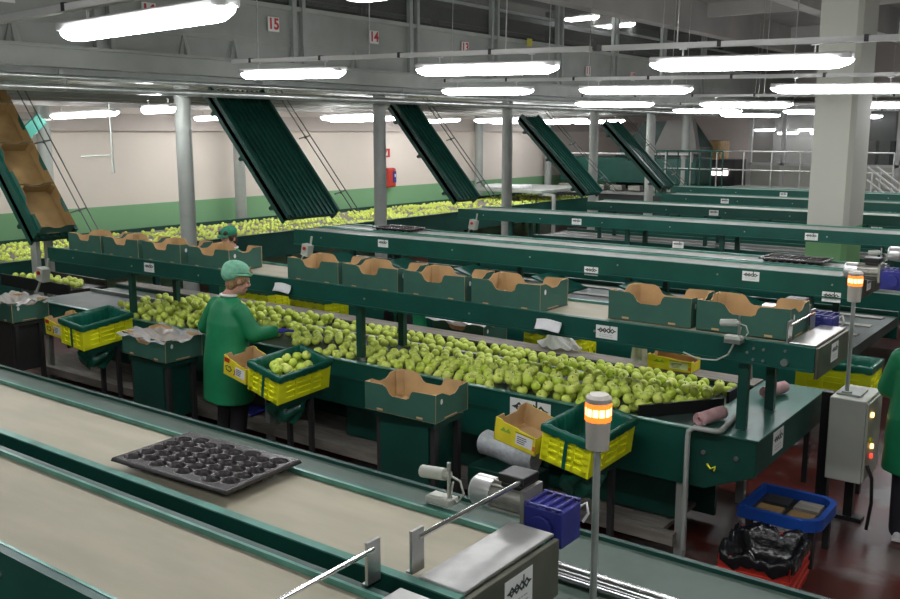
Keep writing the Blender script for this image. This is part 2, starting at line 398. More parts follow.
def place_light(x, y, z, label, sx=1):
    o = lp if first[0] else dup(lp); first[0] = False
    o.location = (x, y, z); o['label'] = label; o['group'] = 'fluorescent lights'; o.scale = (sx, 1, 1); return o
ords = ['leftmost', 'second from left', 'third from left', 'fourth from left', 'fifth from left', 'sixth from left']
rails = [(3.25, (-6.95, -4.55, -2.3, .1), 3.307, 'rail nearest the camera'),
         (7.1, (-7.4, -4.93, -2.55, -.1), 3.37, 'second lighting rail'),
         (11.0, (-7.6, -5.35, -2.87, -.5), 3.33, 'third lighting rail'),
         (15.4, (-7.88, -5.5, -3.0, -.6), 3.26, 'fourth lighting rail'),
         (19.8, (-7.9, -5.5, -3.1), 3.22, 'fifth lighting rail'),
         (24.2, (-8.5, -6.1, -3.7), 3.2, 'sixth lighting rail'),
         (-.8, (-6, -3, 0, 3), 3.6, 'rail behind the viewer')]
for y, xs, z, nm in rails:
    xs2 = [x for x in xs]; TL = -.02 if y == 3.25 else .02
    for i, x in enumerate(xs2): place_light(x, y, z-TL*(x-xs[0]), 'lit fluorescent light on the %s, %s' % (nm, ords[i])).rotation_euler = (0, math.atan(TL), 0)
    x0 = {3.25: -6.6, 7.1: -8.3, 11.0: -8.6}.get(y, -8.8)
    t = thing('light_rail', 'slim white suspended rail carrying the lights of the '+nm, 'rail', (xs[0], y, z+.112), (0, math.atan(TL), 0), 'lighting rails'); x0 -= xs[0]
    def seg(a, c):
        b = B(); b.bx(a, c, -.03, .03, .0, .042); b.obj('busbar', 'lamphouse', t)
    xe = 3-xs[0]
    if y == 7.1: seg(x0, -3.86-xs[0]); seg(-3.74-xs[0], xe)
    else: seg(x0, xe)
    x = x0+.4
    while x < xe: b = B(); b.cyl((x, 0, .04), (x, 0, 5.45-z-.11), .006, n=6); b.obj('suspension_wire', 'steel', t); x += 1.6
    x = x0+.3
    while x < xe: b = B(); b.bx(x-.015, x+.015, -.036, .036, .0, .05); b.obj('clip', 'darksteel', t); x += 1.05
for k, (x, y, s, l) in enumerate((
                 (-14.6, 6.6, 1, 'added fluorescent light under the mezzanine brightening the wall, left of the stairs'), (-14.6, 12.1, 1, 'added fluorescent light under the mezzanine brightening the wall, behind the wide chute'),  # extra lamps here and on the next line, put in to brighten the wall
                 (-12.2, 13.2, 1, 'added fluorescent light under the mezzanine brightening the wall, midway behind the second chute'), (-14.6, 18.9, 1, 'added fluorescent light under the mezzanine brightening the wall, just past the red hose box'), (-12.2, 23, 1, 'added fluorescent light under the mezzanine brightening the wall, behind the third chute'),
                 (-14.05, 8.85, 1.25, 'lit fluorescent light under the mezzanine beside the brown box chute'),
                 (-9.95, 4.6, .7, 'lit fluorescent light under the mezzanine at the far left, above the brown boxes'),
                 (-10.1, 7.4, .4, 'lit fluorescent light under the mezzanine behind the first gallery column'),
                 (-13.3, 15.2, 1, 'lit fluorescent light under the mezzanine behind the second gallery column'),
                 (-14.2, 15.5, 1, 'lit fluorescent light under the mezzanine close to the red fire point'),
                 (-12.2, 18.3, 1, 'lit fluorescent light under the mezzanine right of the second chute'),
                 (-13.6, 21.0, 1, 'lit fluorescent light under the mezzanine above the wall end'),
                 (-14.6, 24.5, 1, 'lit fluorescent light under the mezzanine near the sorter machine'),
                 (-12.0, 20.6, 1, 'lit fluorescent light under the mezzanine beyond the last chutes'),
                 (-12.8, 5.2, 1, 'lit fluorescent light under the mezzanine left of the brown box chute'))):
    place_light(x, y, 3.05, l, s)

for k, (x, y, z) in enumerate(HIGH): place_light(x, y, z, ['lit lamp high behind the gallery fence, nearer one', 'lit lamp high behind the gallery fence, farther one'][k], .7)
# ------------------------------------------------------------------ name plates (dark diamond lettering)
def logo_mesh(w_, h_):
    b = B()
    b.bx(-w_/2, w_/2, 0, .003, -h_/2, h_/2, m=0)
    s = w_*.092
    def dia(cx, cz, r, hole=True):
        k = r*.45
        for a in range(4):
            a0 = a*PI/2; a1 = a0+PI/2
            P = lambda a_, q: (cx+math.cos(a_)*q*1.05, -.0012, cz+math.sin(a_)*q)
            b.add([P(a0, r), P(a1, r), P(a1, k), P(a0, k)], [(0, 1, 2, 3)], m=1)
    z0 = h_*.14
    xs = (-w_*.27, -w_*.09, w_*.09, w_*.27)
    for i, x in enumerate(xs): dia(x, z0, s*1.25)
    def quad(pts): b.add([(x, -.0014, z) for x, z in pts], [(0, 1, 2, 3)], m=1)
    for x in xs[:2]: quad([(x-s, z0-s*.15), (x+s, z0-s*.15), (x+s, z0+s*.2), (x-s, z0+s*.2)])
    quad([(xs[2]+s*.5, z0-s), (xs[2]+s, z0-s), (xs[2]+s, z0+s*2.3), (xs[2]+s*.5, z0+s*2.3)])
    quad([(xs[0]-s*2, z0), (xs[0]-s, z0-s*.4), (xs[0]-s, z0+s*.4), (xs[0]-s*2, z0+.001)])
    quad([(xs[3]+s, z0-s*.4), (xs[3]+s*2, z0), (xs[3]+s*2, z0+.001), (xs[3]+s, z0+s*.4)])
    for r_, zz in enumerate((-h_*.2, -h_*.34)):
        x = -w_*.33
        while x < w_*.3:
            l = w_*(.05+.1*hsh(x, r_, 3)); b.add([(x, -.0012, zz), (x+l, -.0012, zz), (x+l, -.0012, zz+h_*.045), (x, -.0012, zz+h_*.045)], [(0, 1, 2, 3)], m=2); x += l+w_*.03
    return b.mesh('maker_plate', ['white', 'ink', 'fine'])
LOGO = {}
def plate(parent, loc, w_=.16, h_=.09, rz=0):
    k = (w_, h_)
    if k not in LOGO: LOGO[k] = logo_mesh(w_, h_)
    o = link('maker_plate', LOGO[k], parent, 0, loc); o.rotation_euler = (0, 0, rz); o['label'] = 'white plate with dark logo lettering'; return o

def motor(parent, loc, flip=1):
    """gear motor: ribbed body along X, fan cover, terminal box, blue gearbox"""
    t = bpy.data.objects.new('gear_motor', None); COL.objects.link(t); t.parent = parent; t.location = loc; t.empty_display_size = .05
    b = B(); b.cyl((-.11, 0, 0), (.07, 0, 0), .06, n=20)
    for k in range(14):
        a = PI*2*k/14; b.box((-.02, math.cos(a)*.064, math.sin(a)*.064), (.17, .006, .016), rot=Matrix.Rotation(a-PI/2, 3, 'X'))
    b.bx(.065, .085, -.075, .075, -.08, .075); b.obj('motor_body', 'alu', t)
    b = B(); b.cyl((-.2, 0, 0), (-.105, 0, 0), .07, n=24); b.cyl((-.215, 0, 0), (-.2, 0, 0), .058, .07, n=24); b.obj('fan_cover', 'satin', t)
    b = B(); b.bx(-.045, .065, -.055, .055, .062, .085); b.bx(-.055, .075, -.062, .062, .087, .125); b.obj('terminal_box', 'black', t, .006)
    b = B(); b.bx(.09, .27, -.08, .08, -.13, .025)
    for k in range(4): b.bx(.1+.045*k, .11+.045*k, -.085, .085, .025, .042)
    b.bx(.09, .27, -.085, -.07, .03, .042); b.bx(.09, .27, .07, .085, .03, .042)
    b.cyl((.18, -.11, -.05), (.18, .1, -.05), .05, n=16); b.obj('gearbox', 'blue', t, .006)
    b = B(); b.tube([(.26, .09, 0), (.285, .1, .02), (.3, .09, -.02), (.28, .08, -.06)], .006); b.obj('cable', 'white', t)
    return t

def sensor(parent, loc):
    t = bpy.data.objects.new('photo_sensor', None); COL.objects.link(t); t.parent = parent; t.location = loc; t.empty_display_size = .05
    b = B(); b.bx(-.05, .05, -.03, .03, 0, .025); b.obj('base', 'cabinet', t, .004)
    b = B(); b.cyl((.03, 0, .025), (.03, 0, .15), .007, n=8); b.obj('post', 'steel', t)
    b = B(); b.cyl((-.085, 0, .095), (.015, .0, .105), .022, n=14); b.cyl((.015, 0, .105), (.035, 0, .107), .014, n=10); b.obj('barrel', 'cabinet', t)
    b = B(); b.tube([(.03, .01, .1), (.07, .01, .09), (.085, .01, .05), (.06, .01, .01), (.03, .01, .03), (.04, .01, .08)], .004, 6); b.obj('cable', 'cabinet', t)

# ------------------------------------------------------------------ overhead belt decks
def deck(name, label, X0, X1, lanes, Z, rail=.18, belt='belt', posts=(), postz=.9, cover=True, plates=(), single_rail=False, group='overhead belt conveyors'):
    """lanes: list of (y0, y1) belt strips; rails run along each strip's edges"""
    t = thing(name, label, 'conveyor', (X1, lanes[0][0], Z), group=group)
    X0 -= X1; oy = lanes[0][0]; ln = [(a-oy, c-oy) for a, c in lanes]
    for a, c in ln:
        b = B(); b.bx(X0, -.02 if cover else 0, a+.001, c-.001, -.03, 0); b.obj('belt', belt, t)
    y0, y1 = ln[0][0], ln[-1][1]
    for y, s in ((y0, -1), (y1, 1)):
        b = B(); b.bx(X0, 0, min(y, y+s*.03), max(y, y+s*.03), -rail, .018)
        b.bx(X0, 0, min(y, y+s*.045), max(y, y+s*.045), -rail, -rail+.012)
        b.bx(X0, 0, min(y, y-s*.012), max(y, y-s*.012), .001, .02, m=1)
        x = X0+.5
        while x < -.1: b.cyl((x, y+s*.03, -.06), (x, y+s*.036, -.06), .009, n=8, m=2); x += 1.05
        b.obj('side_rail', ['green', 'edge', 'steel'], t)
    for (a, c), (d, e) in zip(ln, ln[1:]):
        b = B(); b.bx(X0, 0, c, c+.025, -rail, .018); b.bx(X0, 0, d-.025, d, -rail, .018); b.bx(X0, 0, c+.025, d-.025, -.09, -.075)
        b.bx(X0, 0, c-.012, c, .001, .02, m=1); b.bx(X0, 0, d-.03, d+.004, .0185, .024, m=1); b.obj('centre_rail', ['green2', 'edge'], t)
    if cover:
        for a, c in ln:
            b = B(); b.bx(-.16, .0, a-.0, c+.05, .0205, .032); b.obj('end_cover', 'steel', t, .004)
            b = B(); b.bx(.0, .02, a-.02, c+.05, -.17, .018); b.obj('end_plate', 'olive', t, .003)
            o = plate(t, (.0215, (a+c)/2+.03, -.062), .15, .115, PI/2)
    for x in posts:
        for y in (y0+.03, y1-.03):
            b = B(); b.bx(x-X1-.03, x-X1+.03, y-.025, y+.025, postz-Z, -.06 if len(ln) > 9 else -.035); b.obj('post', 'green2', t)
    for x, dz in plates: plate(t, (x-X1, y0-.034, dz), .16, .09)
    b = B()
    x = X0+.3
    while x < -.2: b.bx(x-.02, x+.02, y0, y1, -.12, -.08); x += .9
    b.obj('cross_member', 'green2', t)
    return t

# Row A (front): two-lane belt deck
d1 = deck('belt_conveyor', 'wide two lane beige belt conveyor in the foreground with a steel end cover', -9.5, -1.395, [(1.345, 1.80), (1.93, 2.36)], 1.48, posts=(-8, -5, -2.2), postz=.8805)
motor(d1, (-.25, 1.235, .03)).scale = (.8, .8, .8)
sensor(d1, (-.45, 1.075, .02))
for x, ya, yb in ((-.20, .60, .655), (-.25, .465, .52)):
    b = B(); b.bx(x-.005, x+.005, ya, yb, .019, .15); b.bx(x-.02, x+.005, ya, yb, .019, .025); b.obj('bracket', 'steel', d1)
b = B(); b.cyl((-.195, .63, .125), (-.205, 1.19, .115), .008, n=10); b.obj('guide_rod', 'chrome', d1)
b = B(); b.cyl((-.245, .49, .125), (-.245, -.04, .12), .008, n=10); b.obj('guide_rod', 'chrome', d1)

# lower table of row A
t = thing('packing_table', 'empty grey green packing table under the foreground belts', 'table', (0, 1.8, 0), group='packing tables')
b = B(); b.bx(-9.5, .3, -1.2, 1.9, .80, .88); b.obj('table_top', 'tablegrey', t)
b = B(); b.bx(-9.5, .3, 1.9, 1.93, .62, .9); b.obj('side_panel', 'green2', t)
b = B(); b.bx(-1.9, .3, 1.44, 1.455, .88, .93); b.cyl((-1.9, 1.475, .93), (.3, 1.475, .93), .016, n=10); b.cyl((-1.9, 1.43, .905), (.3, 1.43, .905), .012, n=10); b.obj('guide_rail', 'chrome', t)
for x in (-9, -6, -3, -.2):
    for y in (-1.0, 1.75):
        b = B(); b.bx(x-.03, x+.03, y-.03, y+.03, 0, .8); b.obj('leg', 'greysteel', t)

# ------------------------------------------------------------------ signal lamps
def signal(x, y, z0, z1, label, foot=.03):
    t = thing('signal_lamp', label, 'signal lamp', (x, y, z0))
    h = z1-z0
    b = B(); b.cyl((0, 0, 0), (0, 0, h-.2), .014, n=12); b.cyl((0, 0, 0), (0, 0, .012), .035, n=16); b.obj('pole', 'greysteel', t)
    b = B(); b.cyl((0, 0, h-.21), (0, 0, h-.10), .043, .047, n=24); b.obj('lamp_base', 'beaconwhite', t)
    b = B(); b.cyl((0, 0, h-.10), (0, 0, h-.032), .047, n=24)
    b.obj('lens', 'beacon', t)
    b = B()
    for k in range(12):
        a = 2*PI*k/12; b.cyl((math.cos(a)*.047, math.sin(a)*.047, h-.1), (math.cos(a)*.047, math.sin(a)*.047, h-.034), .003, n=6)
    b.obj('lens_rib', 'beacon', t)
    b = B(); b.cyl((0, 0, h-.078), (0, 0, h-.05), .0485, n=24); b.obj('lit_band', 'beaconhot', t)
    b = B(); b.cyl((0, 0, h-.03), (0, 0, h-.012), .048, n=24); b.cyl((0, 0, h-.012), (0, 0, h), .048, .036, n=24); b.obj('cap', 'beaconwhite', t)
signal(-1.57, 3.02, .8805, 1.795, 'amber signal lamp on a tall grey pole in the foreground')

# ------------------------------------------------------------------ Row B: apple table
TX0, TX1, TY0, TY1, TZ = -10.2, -1.78, 5.5, 6.74, .86
t = thing('packing_table', 'long green packing table carrying the loose apples', 'table', (TX1, TY0, 0), group='packing tables')
W = TY1-TY0; L = TX0-TX1
b = B(); b.bx(L, -.42, .03, W-.03, TZ-.07, TZ); b.obj('table_top', 'tablebelt', t)
b = B(); b.bx(L, -.42, 0, .03, TZ-.34, TZ+.035); b.bx(L, -.42, -.012, .03, TZ+.035, TZ+.045, m=1); b.obj('side_panel', ['green', 'edge'], t)
b = B(); b.bx(L, -.42, W-.03, W, TZ-.3, TZ+.035); b.bx(L, -.44, W-.03, W+.19, TZ+.036, TZ+.05, m=1); b.obj('side_panel', ['green', 'wood'], t)
for y in (.87,):
    b = B(); b.bx(L, -.75, y-.012, y+.012, TZ, TZ+.03); b.bx(L, -.75, y-.02, y+.02, TZ+.03, TZ+.036); b.obj('lane_divider', 'greysteel', t)
b = B(); b.prism([(-.42, TZ+.03), (0, TZ+.03), (0, TZ-.2), (-.32, TZ-.34), (-.42, TZ-.34)], 'y', 0, W+.2); b.obj('end_box', 'green2', t, .004)
b = B(); b.bx(-.43, .015, -.012, W+.21, TZ+.031, TZ+.042); b.obj('end_plate', 'greentop', t, .003)
plate(t, (.003, .42, TZ-.07), .2, .15, PI/2)
b = B()
for x, z in ((-.33, .76), (-.12, .76)): bb = B(); bb.cyl((x, -.012, z), (x, 0, z), .014, n=10); bb.obj('bolt', 'steel', t)
b.tube([(-.3, -.01, .69), (-.27, -.03, .67), (-.24, -.03, .69), (-.25, -.02, .66)], .006, m=1); b.obj('cable_tie', ['steel', 'lime'], t)
plate(t, (-1.62, -.004, TZ-.075), .34, .17, 0)
b = B(); b.bx(-6.2, -1.9, -.005, 0, TZ-.13, TZ-.10); b.obj('edge_strip', 'green2', t)
b = B(); b.tube([(-.42, -.05, .1), (-.42, -.05, .84), (-.415, -.05, .895), (-.38, -.05, .922), (-.26, -.05, .925), (-.225, -.035, .925), (-.22, .0, .925), (-.27, .50, .925), (-.275, .56, .93), (-.28, .58, .96), (-.28, .58, 1.12)], .017, 10); b.obj('guard_tube', 'greysteel', t)
for x in (-8, -6.2, -4.4, -2.6, -.48):
    for y in (.05, W-.06):
        b = B(); b.bx(x-.03, x+.03, y-.03, y+.03, 0, TZ-.35 if y < .1 else TZ-.31); b.obj('leg', 'greysteel', t)
b = B(); b.bx(L, -.47, -.1, -.04, .12, .2); b.obj('base_rail', 'wood', t)
b = B(); b.bx(L, -.6, -.03, .6, .13, .16); b.obj('low_shelf', 'wood', t)
b = B(); b.bx(L, -.5, .7, .74, .05, TZ-.12); b.obj('back_shade_panel', 'green2', t)  # dark sheet standing in for the shade beneath the table
b = B(); b.bx(-3.6, -.55, .2, .23, .18, TZ-.1); b.obj('front_shade_panel', 'green2', t)  # dark green panel, also put in as shade over the red floor

# dark deflector board lying at the end of the apple table
b = B(); b.beam((-2.62, 5.62, .905), (-2.23, 6.13, .905), .02, .085); tag(b.obj('deflector_board', 'black'), 'black angled board holding back the apples at the table end', 'board')
b = B(); b.beam((-2.26, 6.66, .905), (-2.26, 6.30, .905), .02, .085); tag(b.obj('deflector_board', 'black'), 'short black board at the far corner of the apple table end', 'board')
# pink cloth rolls
def roll(a, c, r, label):
    b = B(); a = Vector(a); c = Vector(c); d = (c-a).normalized(); u = d.cross(Vector((0, 0, 1))).normalized(); w_ = u.cross(d)
    n = 46
    def f(s, v):
        th = s*2*PI*2.6; rr = r*(.32+.68*s)+.002*math.sin(7*th+v*9)
        return a.lerp(c, v)+u*math.cos(th)*rr+w_*math.sin(th)*rr
    b.grid(f, n, 5); o = b.obj('cloth_roll', 'pink', fix=False)
    md = o.modifiers.new('cloth', 'SOLIDIFY'); md.thickness = .006
    return tag(o, label, 'cloth')
roll((-2.17, 5.55, .947), (-2.11, 5.80, .947), .042, 'rolled pink cloth lying on the green end plate of the apple table')
roll((-2.04, 6.42, .95), (-1.98, 6.66, .95), .042, 'rolled pink cloth behind the conveyor post at the table end')

# Row B upper box conveyor
d2 = deck('belt_conveyor', 'single lane belt conveyor carrying open green cartons above the apple table', -9.75, -1.50, [(5.62, 6.22)], 1.48, rail=.13, posts=(-8.3, -5.15, -1.93), postz=TZ+.049, plates=((-7.91, -.05), (-2.86, -.058)))
motor(d2, (-.36, .75, .05)); sensor(d2, (-.47, -.085, .022))
b = B(); b.bx(-.52, -.42, -.115, -.03, .0, .021); b.obj('sensor_bracket', 'steel', d2)
b = B(); b.tube([(-.46, -.1, .0), (-.5, -.08, -.08), (-.58, -.06, -.13), (-.70, -.06, -.14), (-.80, -.06, -.11)], .006, 6); b.obj('cable', 'cabinet', d2)
b = B(); b.bx(-.185, -.175, .02, .1, .001, .15); b.obj('bracket', 'steel', d2); b = B(); b.bx(-.185, -.175, .5, .58, .001, .15); b.obj('bracket', 'steel', d2)
b = B(); b.cyl((-.18, .06, .12), (-.18, .56, .12), .009, n=10); b.obj('guide_rod', 'chrome', d2)
b = B()
for x, z in ((-.36, -.03), (-.30, -.03), (-.36, -.10), (-.3, -.10), (-.17, -.02)): b.cyl((x, -.04, z), (x, -.03, z), .009, n=8)
b.cyl((-.17, -.05, -.09), (-.17, -.03, -.09), .022, n=12); b.obj('bolt', 'steel', d2)
# paper cup / white bottle clipped to post
b = B(); b.cyl((0, 0, 0), (0, 0, .17), .038, .026, n=16); b.ball((0, 0, .172), (.026, .026, .012), 12, 6); o = b.obj('white_bottle', 'paper'); o.location = (-2.06, 6.08, 1.125); tag(o, 'white plastic bottle hanging by the post at the right end of the box conveyor', 'bottle')

# ------------------------------------------------------------------ cartons
def carton_mesh(L, Wd, Hh, dip=.07, notch=.04, name='carton'):
    b = B(); T = .006
    def side(w2, dd, fr):
        a = w2*fr
        return [(-w2, 0), (w2, 0), (w2, Hh), (a+.03, Hh-.004), (a+.012, Hh-.02), (a, Hh-dd+.012), (a-.025, Hh-dd), (-a+.025, Hh-dd), (-a-.0, Hh-dd+.012), (-a-.03, Hh-.016), (-a-.06, Hh-.002), (-w2, Hh)]
    for s in (-1, 1):
        y0 = s*Wd/2; y1 = s*(Wd/2-T)
        p = side(L/2, dip, .28); n = len(p)
        b.add([(u, y0, v) for u, v in p], [tuple(range(n))], m=0)
        b.add([(u, y1, v) for u, v in p], [tuple(range(n))], m=1)
        b.add([(u, y0, v) for u, v in p]+[(u, y1, v) for u, v in p], [(i, (i+1) % n, n+(i+1) % n, n+i) for i in range(n)], m=1)
        x0 = s*L/2; x1 = s*(L/2-T)
        p = side(Wd/2-T, notch, .3)
        b.add([(x0, u, v) for u, v in p], [tuple(range(n))], m=0)
        b.add([(x1, u, v) for u, v in p], [tuple(range(n))], m=1)
        b.add([(x0, u, v) for u, v in p]+[(x1, u, v) for u, v in p], [(i, (i+1) % n, n+(i+1) % n, n+i) for i in range(n)], m=1)
        # corner posts folded inside, tan slits near the foot
        for s2 in (-1, 1):
            b.prism([(s*(L/2-.008), s2*(Wd/2-.008)), (s*(L/2-.05), s2*(Wd/2-.008)), (s*(L/2-.008), s2*(Wd/2-.05))], 'z', .004, Hh-.005, m=1)
            b.bx(s2*.17-.025, s2*.17+.025, y0-s*.0005, y0+s*.0012, .012, .026, m=2)
        b.bx(x0-.0005*s, x0+s*.0012, -.09, .06, .012, .02, m=2)
    b.bx(-L/2, L/2, -Wd/2, Wd/2, 0, .006, m=1)
    return b.mesh(name, ['cardgreen', 'kraft', 'white' if False else 'kraft'])
CM = carton_mesh(.60, .40, .20)
CMB = carton_mesh(.60, .42, .15); CMB.materials[1] = M['kraftdark']
STK = None
def sticker_mesh():
    b = B(); n = 14; b.add([(.0, math.cos(2*PI*i/n)*.014, math.sin(2*PI*i/n)*.02) for i in range(n)], [tuple(range(n))]); return b.mesh('sticker', 'white')
STK = sticker_mesh()
def carton(x, y, z, label, rz=0, rot=None, me=CM, group='green cartons on the box conveyor', sticker=True):
    t = thing('carton', label, 'box', (x, y, z), rot or (0, 0, rz), group)
    link('carton_body', me, t)
    if sticker: link('sticker', STK, t, 0, (.302, -.13, .14))
    return t
lab = ['open green carton at the foot of the brown box chute', 'second open green carton from the foot of the brown box chute', 'third open green carton from the foot of the brown box chute', 'open green carton last in the left run, in front of the far worker']
for k, x in enumerate((-9.10, -8.45, -7.78, -7.06)): carton(x, 5.84, 1.482, lab[k], R(random.uniform(-.6, .6)))
lab = ['first of the middle run of four open green cartons, above the yellow crate', 'second of the middle run of four open green cartons', 'third of the middle run of four open green cartons', 'last of the middle run of four open green cartons, beside the empty belt']
for k, x in enumerate((-5.69, -5.04, -4.38, -3.72)): carton(x, 5.84, 1.482, lab[k], R(random.uniform(-.6, .6)))
carton(-2.64, 5.96, 1.482, 'left one of the two open green cartons near the conveyor end', R(-.5))
carton(-2.005, 5.96, 1.482, 'right one of the two open green cartons near the conveyor end', R(.5))

# ------------------------------------------------------------------ inclined chutes
def chute(label, xb, zb, xt, zt, y0, y1, lanes=1, rods=True, gh=.035):
    dx, dz = xt-xb, zt-zb; Ln = math.hypot(dx, dz); ang = math.atan2(dz, -dx)
    t = thing('inclined_chute', label, 'chute', (xb, y0, zb), (0, ang, PI) if False else (0, 0, 0), group='inclined box chutes')
    u = Vector((dx/Ln, 0, dz/Ln)); n = Vector((dz/Ln, 0, -dx/Ln))   # n points up/right
    if n.z < 0: n = -n
    rot = Matrix((u, Vector((0, 1, 0)), n)).transposed()
    Wd = y1-y0
    def bar(a, c, ya, yb, na, nb, bb, m=None):
        p = u*((a+c)/2)+n*((na+nb)/2); bb.box((p.x, (ya+yb)/2, p.z), (c-a, yb-ya, nb-na), rot=rot, m=m)
    b = B(); bar(0, Ln, 0, Wd, -.08, -.02, b); b.obj('bed', 'green2', t)
    for k, y in enumerate((0, Wd-.03)):
        b = B(); bar(.0, Ln, y, y+.03, -.14, gh, b); bar(.0, Ln, y-.006, y+.036, gh, gh+.01, b); b.obj('side_guard', 'green2' if gh < .05 else 'green', t)
    b = B(); nb = 5*lanes+1
    for k in range(1, nb):
        y = Wd*k/nb; bar(0, Ln, y-.008, y+.008, -.02, .006, b)
    b.obj('slide_rail', 'green2', t)
    for f in (.12, .5, .86): b = B(); bar(Ln*f, Ln*f+.04, 0, Wd, -.2, -.14, b); b.obj('cross_bar', 'green2', t)
    if rods:
        b = B()
        for q in (.12, .2):
            p0 = u*-.15+n*(.10+q*.3); p1 = u*Ln+n*(.10+q*.3); yy = Wd+q
            b.cyl((p0.x, yy, p0.z), (p1.x, yy, p1.z), .008, n=6)
        for f in (.1, .55):
            p = u*(Ln*f)+n*.12
            b.cyl((p.x, Wd, p.z), (p.x, Wd+.2, p.z+.04), .01, n=6); b.ball((p.x, Wd+.12, p.z+.02), .022, 8, 6)
        b.obj('handrail_rod', 'rod', t)
    return t, u, n
cb, u2, n2 = chute('green sided chute full of open brown cartons coming down at the far left', -10.03, 1.58, -11.5, 3.33, 5.60, 6.10, gh=.09)
chute('wide dark green inclined chute, the biggest of the empty ones', -9.06, 1.66, -10.55, 3.34, 8.55, 9.52, 2)
chute('dark green inclined chute, second of the empty ones from the left', -9.02, 1.68, -10.40, 3.24, 12.28, 12.86)
chute('dark green inclined chute, third of the empty ones from the left', -8.30, 1.66, -9.74, 3.06, 15.25, 15.85)
chute('dark green inclined chute, farthest and smallest one', -8.05, 1.66, -9.40, 2.98, 18.0, 18.55)
a2 = math.atan2(n2.x, n2.z)
for k in range(4):
    p = u2*(.33+.612*k)+n2*(.012)
    carton(-10.03+p.x, 5.85, 1.58+p.z, ['lowest open brown carton on the far left chute', 'second open brown carton up the far left chute', 'third open brown carton up the far left chute', 'topmost open brown carton on the far left chute'][k], rot=(0, a2, 0), me=CMB, group='brown cartons on the chute', sticker=False)

# ------------------------------------------------------------------ crates with green liner
def crate_meshes(L=.35, D=.54, Hh=.235):
    b = B(); T = .008
    b.bx(-L/2, L/2, -D/2, D/2, 0, .008)
    for s in (-1, 1):
        b.bx(-L/2+.01, L/2-.01, s*D/2-s*.012, s*D/2-s*.020, 0, Hh-.01)
        b.bx(s*L/2-s*.012, s*L/2-s*.020, -D/2+.01, D/2-.01, 0, Hh-.01)
        for z0, z1 in ((0, .035), (.075, .088), (.118, .131), (.16, .173), (.195, Hh)):
            b.bx(-L/2, L/2, s*D/2, s*D/2-s*.012, z0, z1); b.bx(s*L/2, s*L/2-s*.012, -D/2, D/2, z0, z1)
        for f in (-.5, -.18, .18, .5):
            x = f*(L-.05); y = f*(D-.08); w_ = .026 if abs(f) == .5 else .008
            b.bx(x-w_, x+w_, s*D/2, s*D/2-s*.012, 0, Hh); b.bx(s*L/2, s*L/2-s*.012, y-w_*1.6, y+w_*1.6, 0, Hh)
    body = b.mesh('crate_body', 'lime')
    # liner: hem outside, over the rim, down inside
    b = B(); per = 2*(L+D)
    def rect(s, o):
        a, d = L+2*o, D+2*o; q = (s % 1)*2*(a+d)
        if q < a: return (-a/2+q, -d/2)
        q -= a
        if q < d: return (a/2, -d/2+q)
        q -= d
        if q < a: return (a/2-q, d/2)
        q -= a; return (-a/2, d/2-q)
    prof = [(.010, -.045), (.013, -.02), (.012, .004), (.004, .012), (-.012, .010), (-.024, -.01), (-.032, -.06), (-.036, -.12), (-.045, -.19), (-.09, -.205), (-.16, -.208)]
    def f(u, v):
        k = v*(len(prof)-1); i = min(int(k), len(prof)-2); fr = k-i
        o = prof[i][0]*(1-fr)+prof[i+1][0]*fr; z = prof[i][1]*(1-fr)+prof[i+1][1]*fr
        x, y = rect(u, o); w_ = math.sin(u*2*PI*17+v*5)*.5+math.sin(u*2*PI*31+1)*.3
        return (x*(1+.012*w_*(v > .45)), y*(1+.008*w_*(v > .45)), Hh+z+(.006*w_ if v < .12 else 0)-(.018*w_*(.5-abs(v-.6)) if v > .3 else 0))
    b.grid(f, 168, 20)
    liner = b.mesh('liner', 'liner')
    b = B(); b.bx(-.012, .012, -D/2-.006, -D/2+.0, .0, Hh-.03); strap = b.mesh('strap', 'liner')
    return body, liner, strap
CB = crate_meshes()
def crate(x, y, z, rot, label, group='yellow crates with green liners', strap=True):
    t = thing('plastic_crate', label, 'crate', (x, y, z), rot, group)
    link('crate_body', CB[0], t); o = link('liner', CB[1], t); o['label'] = 'dark green plastic liner folded over the rim'
    if strap: link('strap', CB[2], t)
    return t
# crates sit on tilted stands
def stand(x, y, z, rot, label, w_=.32, d_=.46, bag=True):
    t = thing('crate_stand', label, 'stand', (x, y, 0), group='tilted crate stands')
    E = Euler(rot).to_matrix()
    o = Vector((0, 0, z))
    b = B(); c = o+E @ Vector((0, 0, -.016)); b.box(c, (w_, d_, .02), rot=E)
    for s in (-1, 1): c = o+E @ Vector((s*(w_/2-.015), 0, -.04)); b.box(c, (.03, d_, .03), rot=E)
    b.obj('support_plate', 'green2', t)
    for sx in (-1, 1):
        p = o+E @ Vector((sx*(w_/2-.03), .12, -.056)); b = B(); b.bx(p.x-.018, p.x+.018, p.y-.018, p.y+.018, .0, p.z); b.obj('leg', 'darksteel', t)
    if bag:
        b = B()
        def f(u, v):
            a = u*2*PI; rr = 1+.12*math.sin(3*a+v*4)+.06*math.sin(8*a+1)
            top = o+E @ Vector((math.cos(a)*w_*.36*rr, math.sin(a)*d_*.40*rr, -.06))
            k = 1-.55*v*v
            return (top.x*k+.02*math.sin(5*a+6*v), top.y*k-.03*v, top.z-.19*v-.03*math.sin(a*2)*v)
        b.grid(f, 40, 10); b.obj('hanging_bag', 'liner', t, fix=False)
    return t
crates = [(-7.95, 5.0, .80, (5, 6.5, 1.8), 'empty lime yellow crate with green liner at the left end of the apple table'),
          (-5.35, 5.01, .75, (3.6, 12.3, -1.3), 'lime yellow crate full of apples beside the worker in the green coat'),
          (-2.72, 5.08, .73, (3.4, 9., -1.9), 'empty lime yellow crate with green liner behind the foreground signal lamp')]
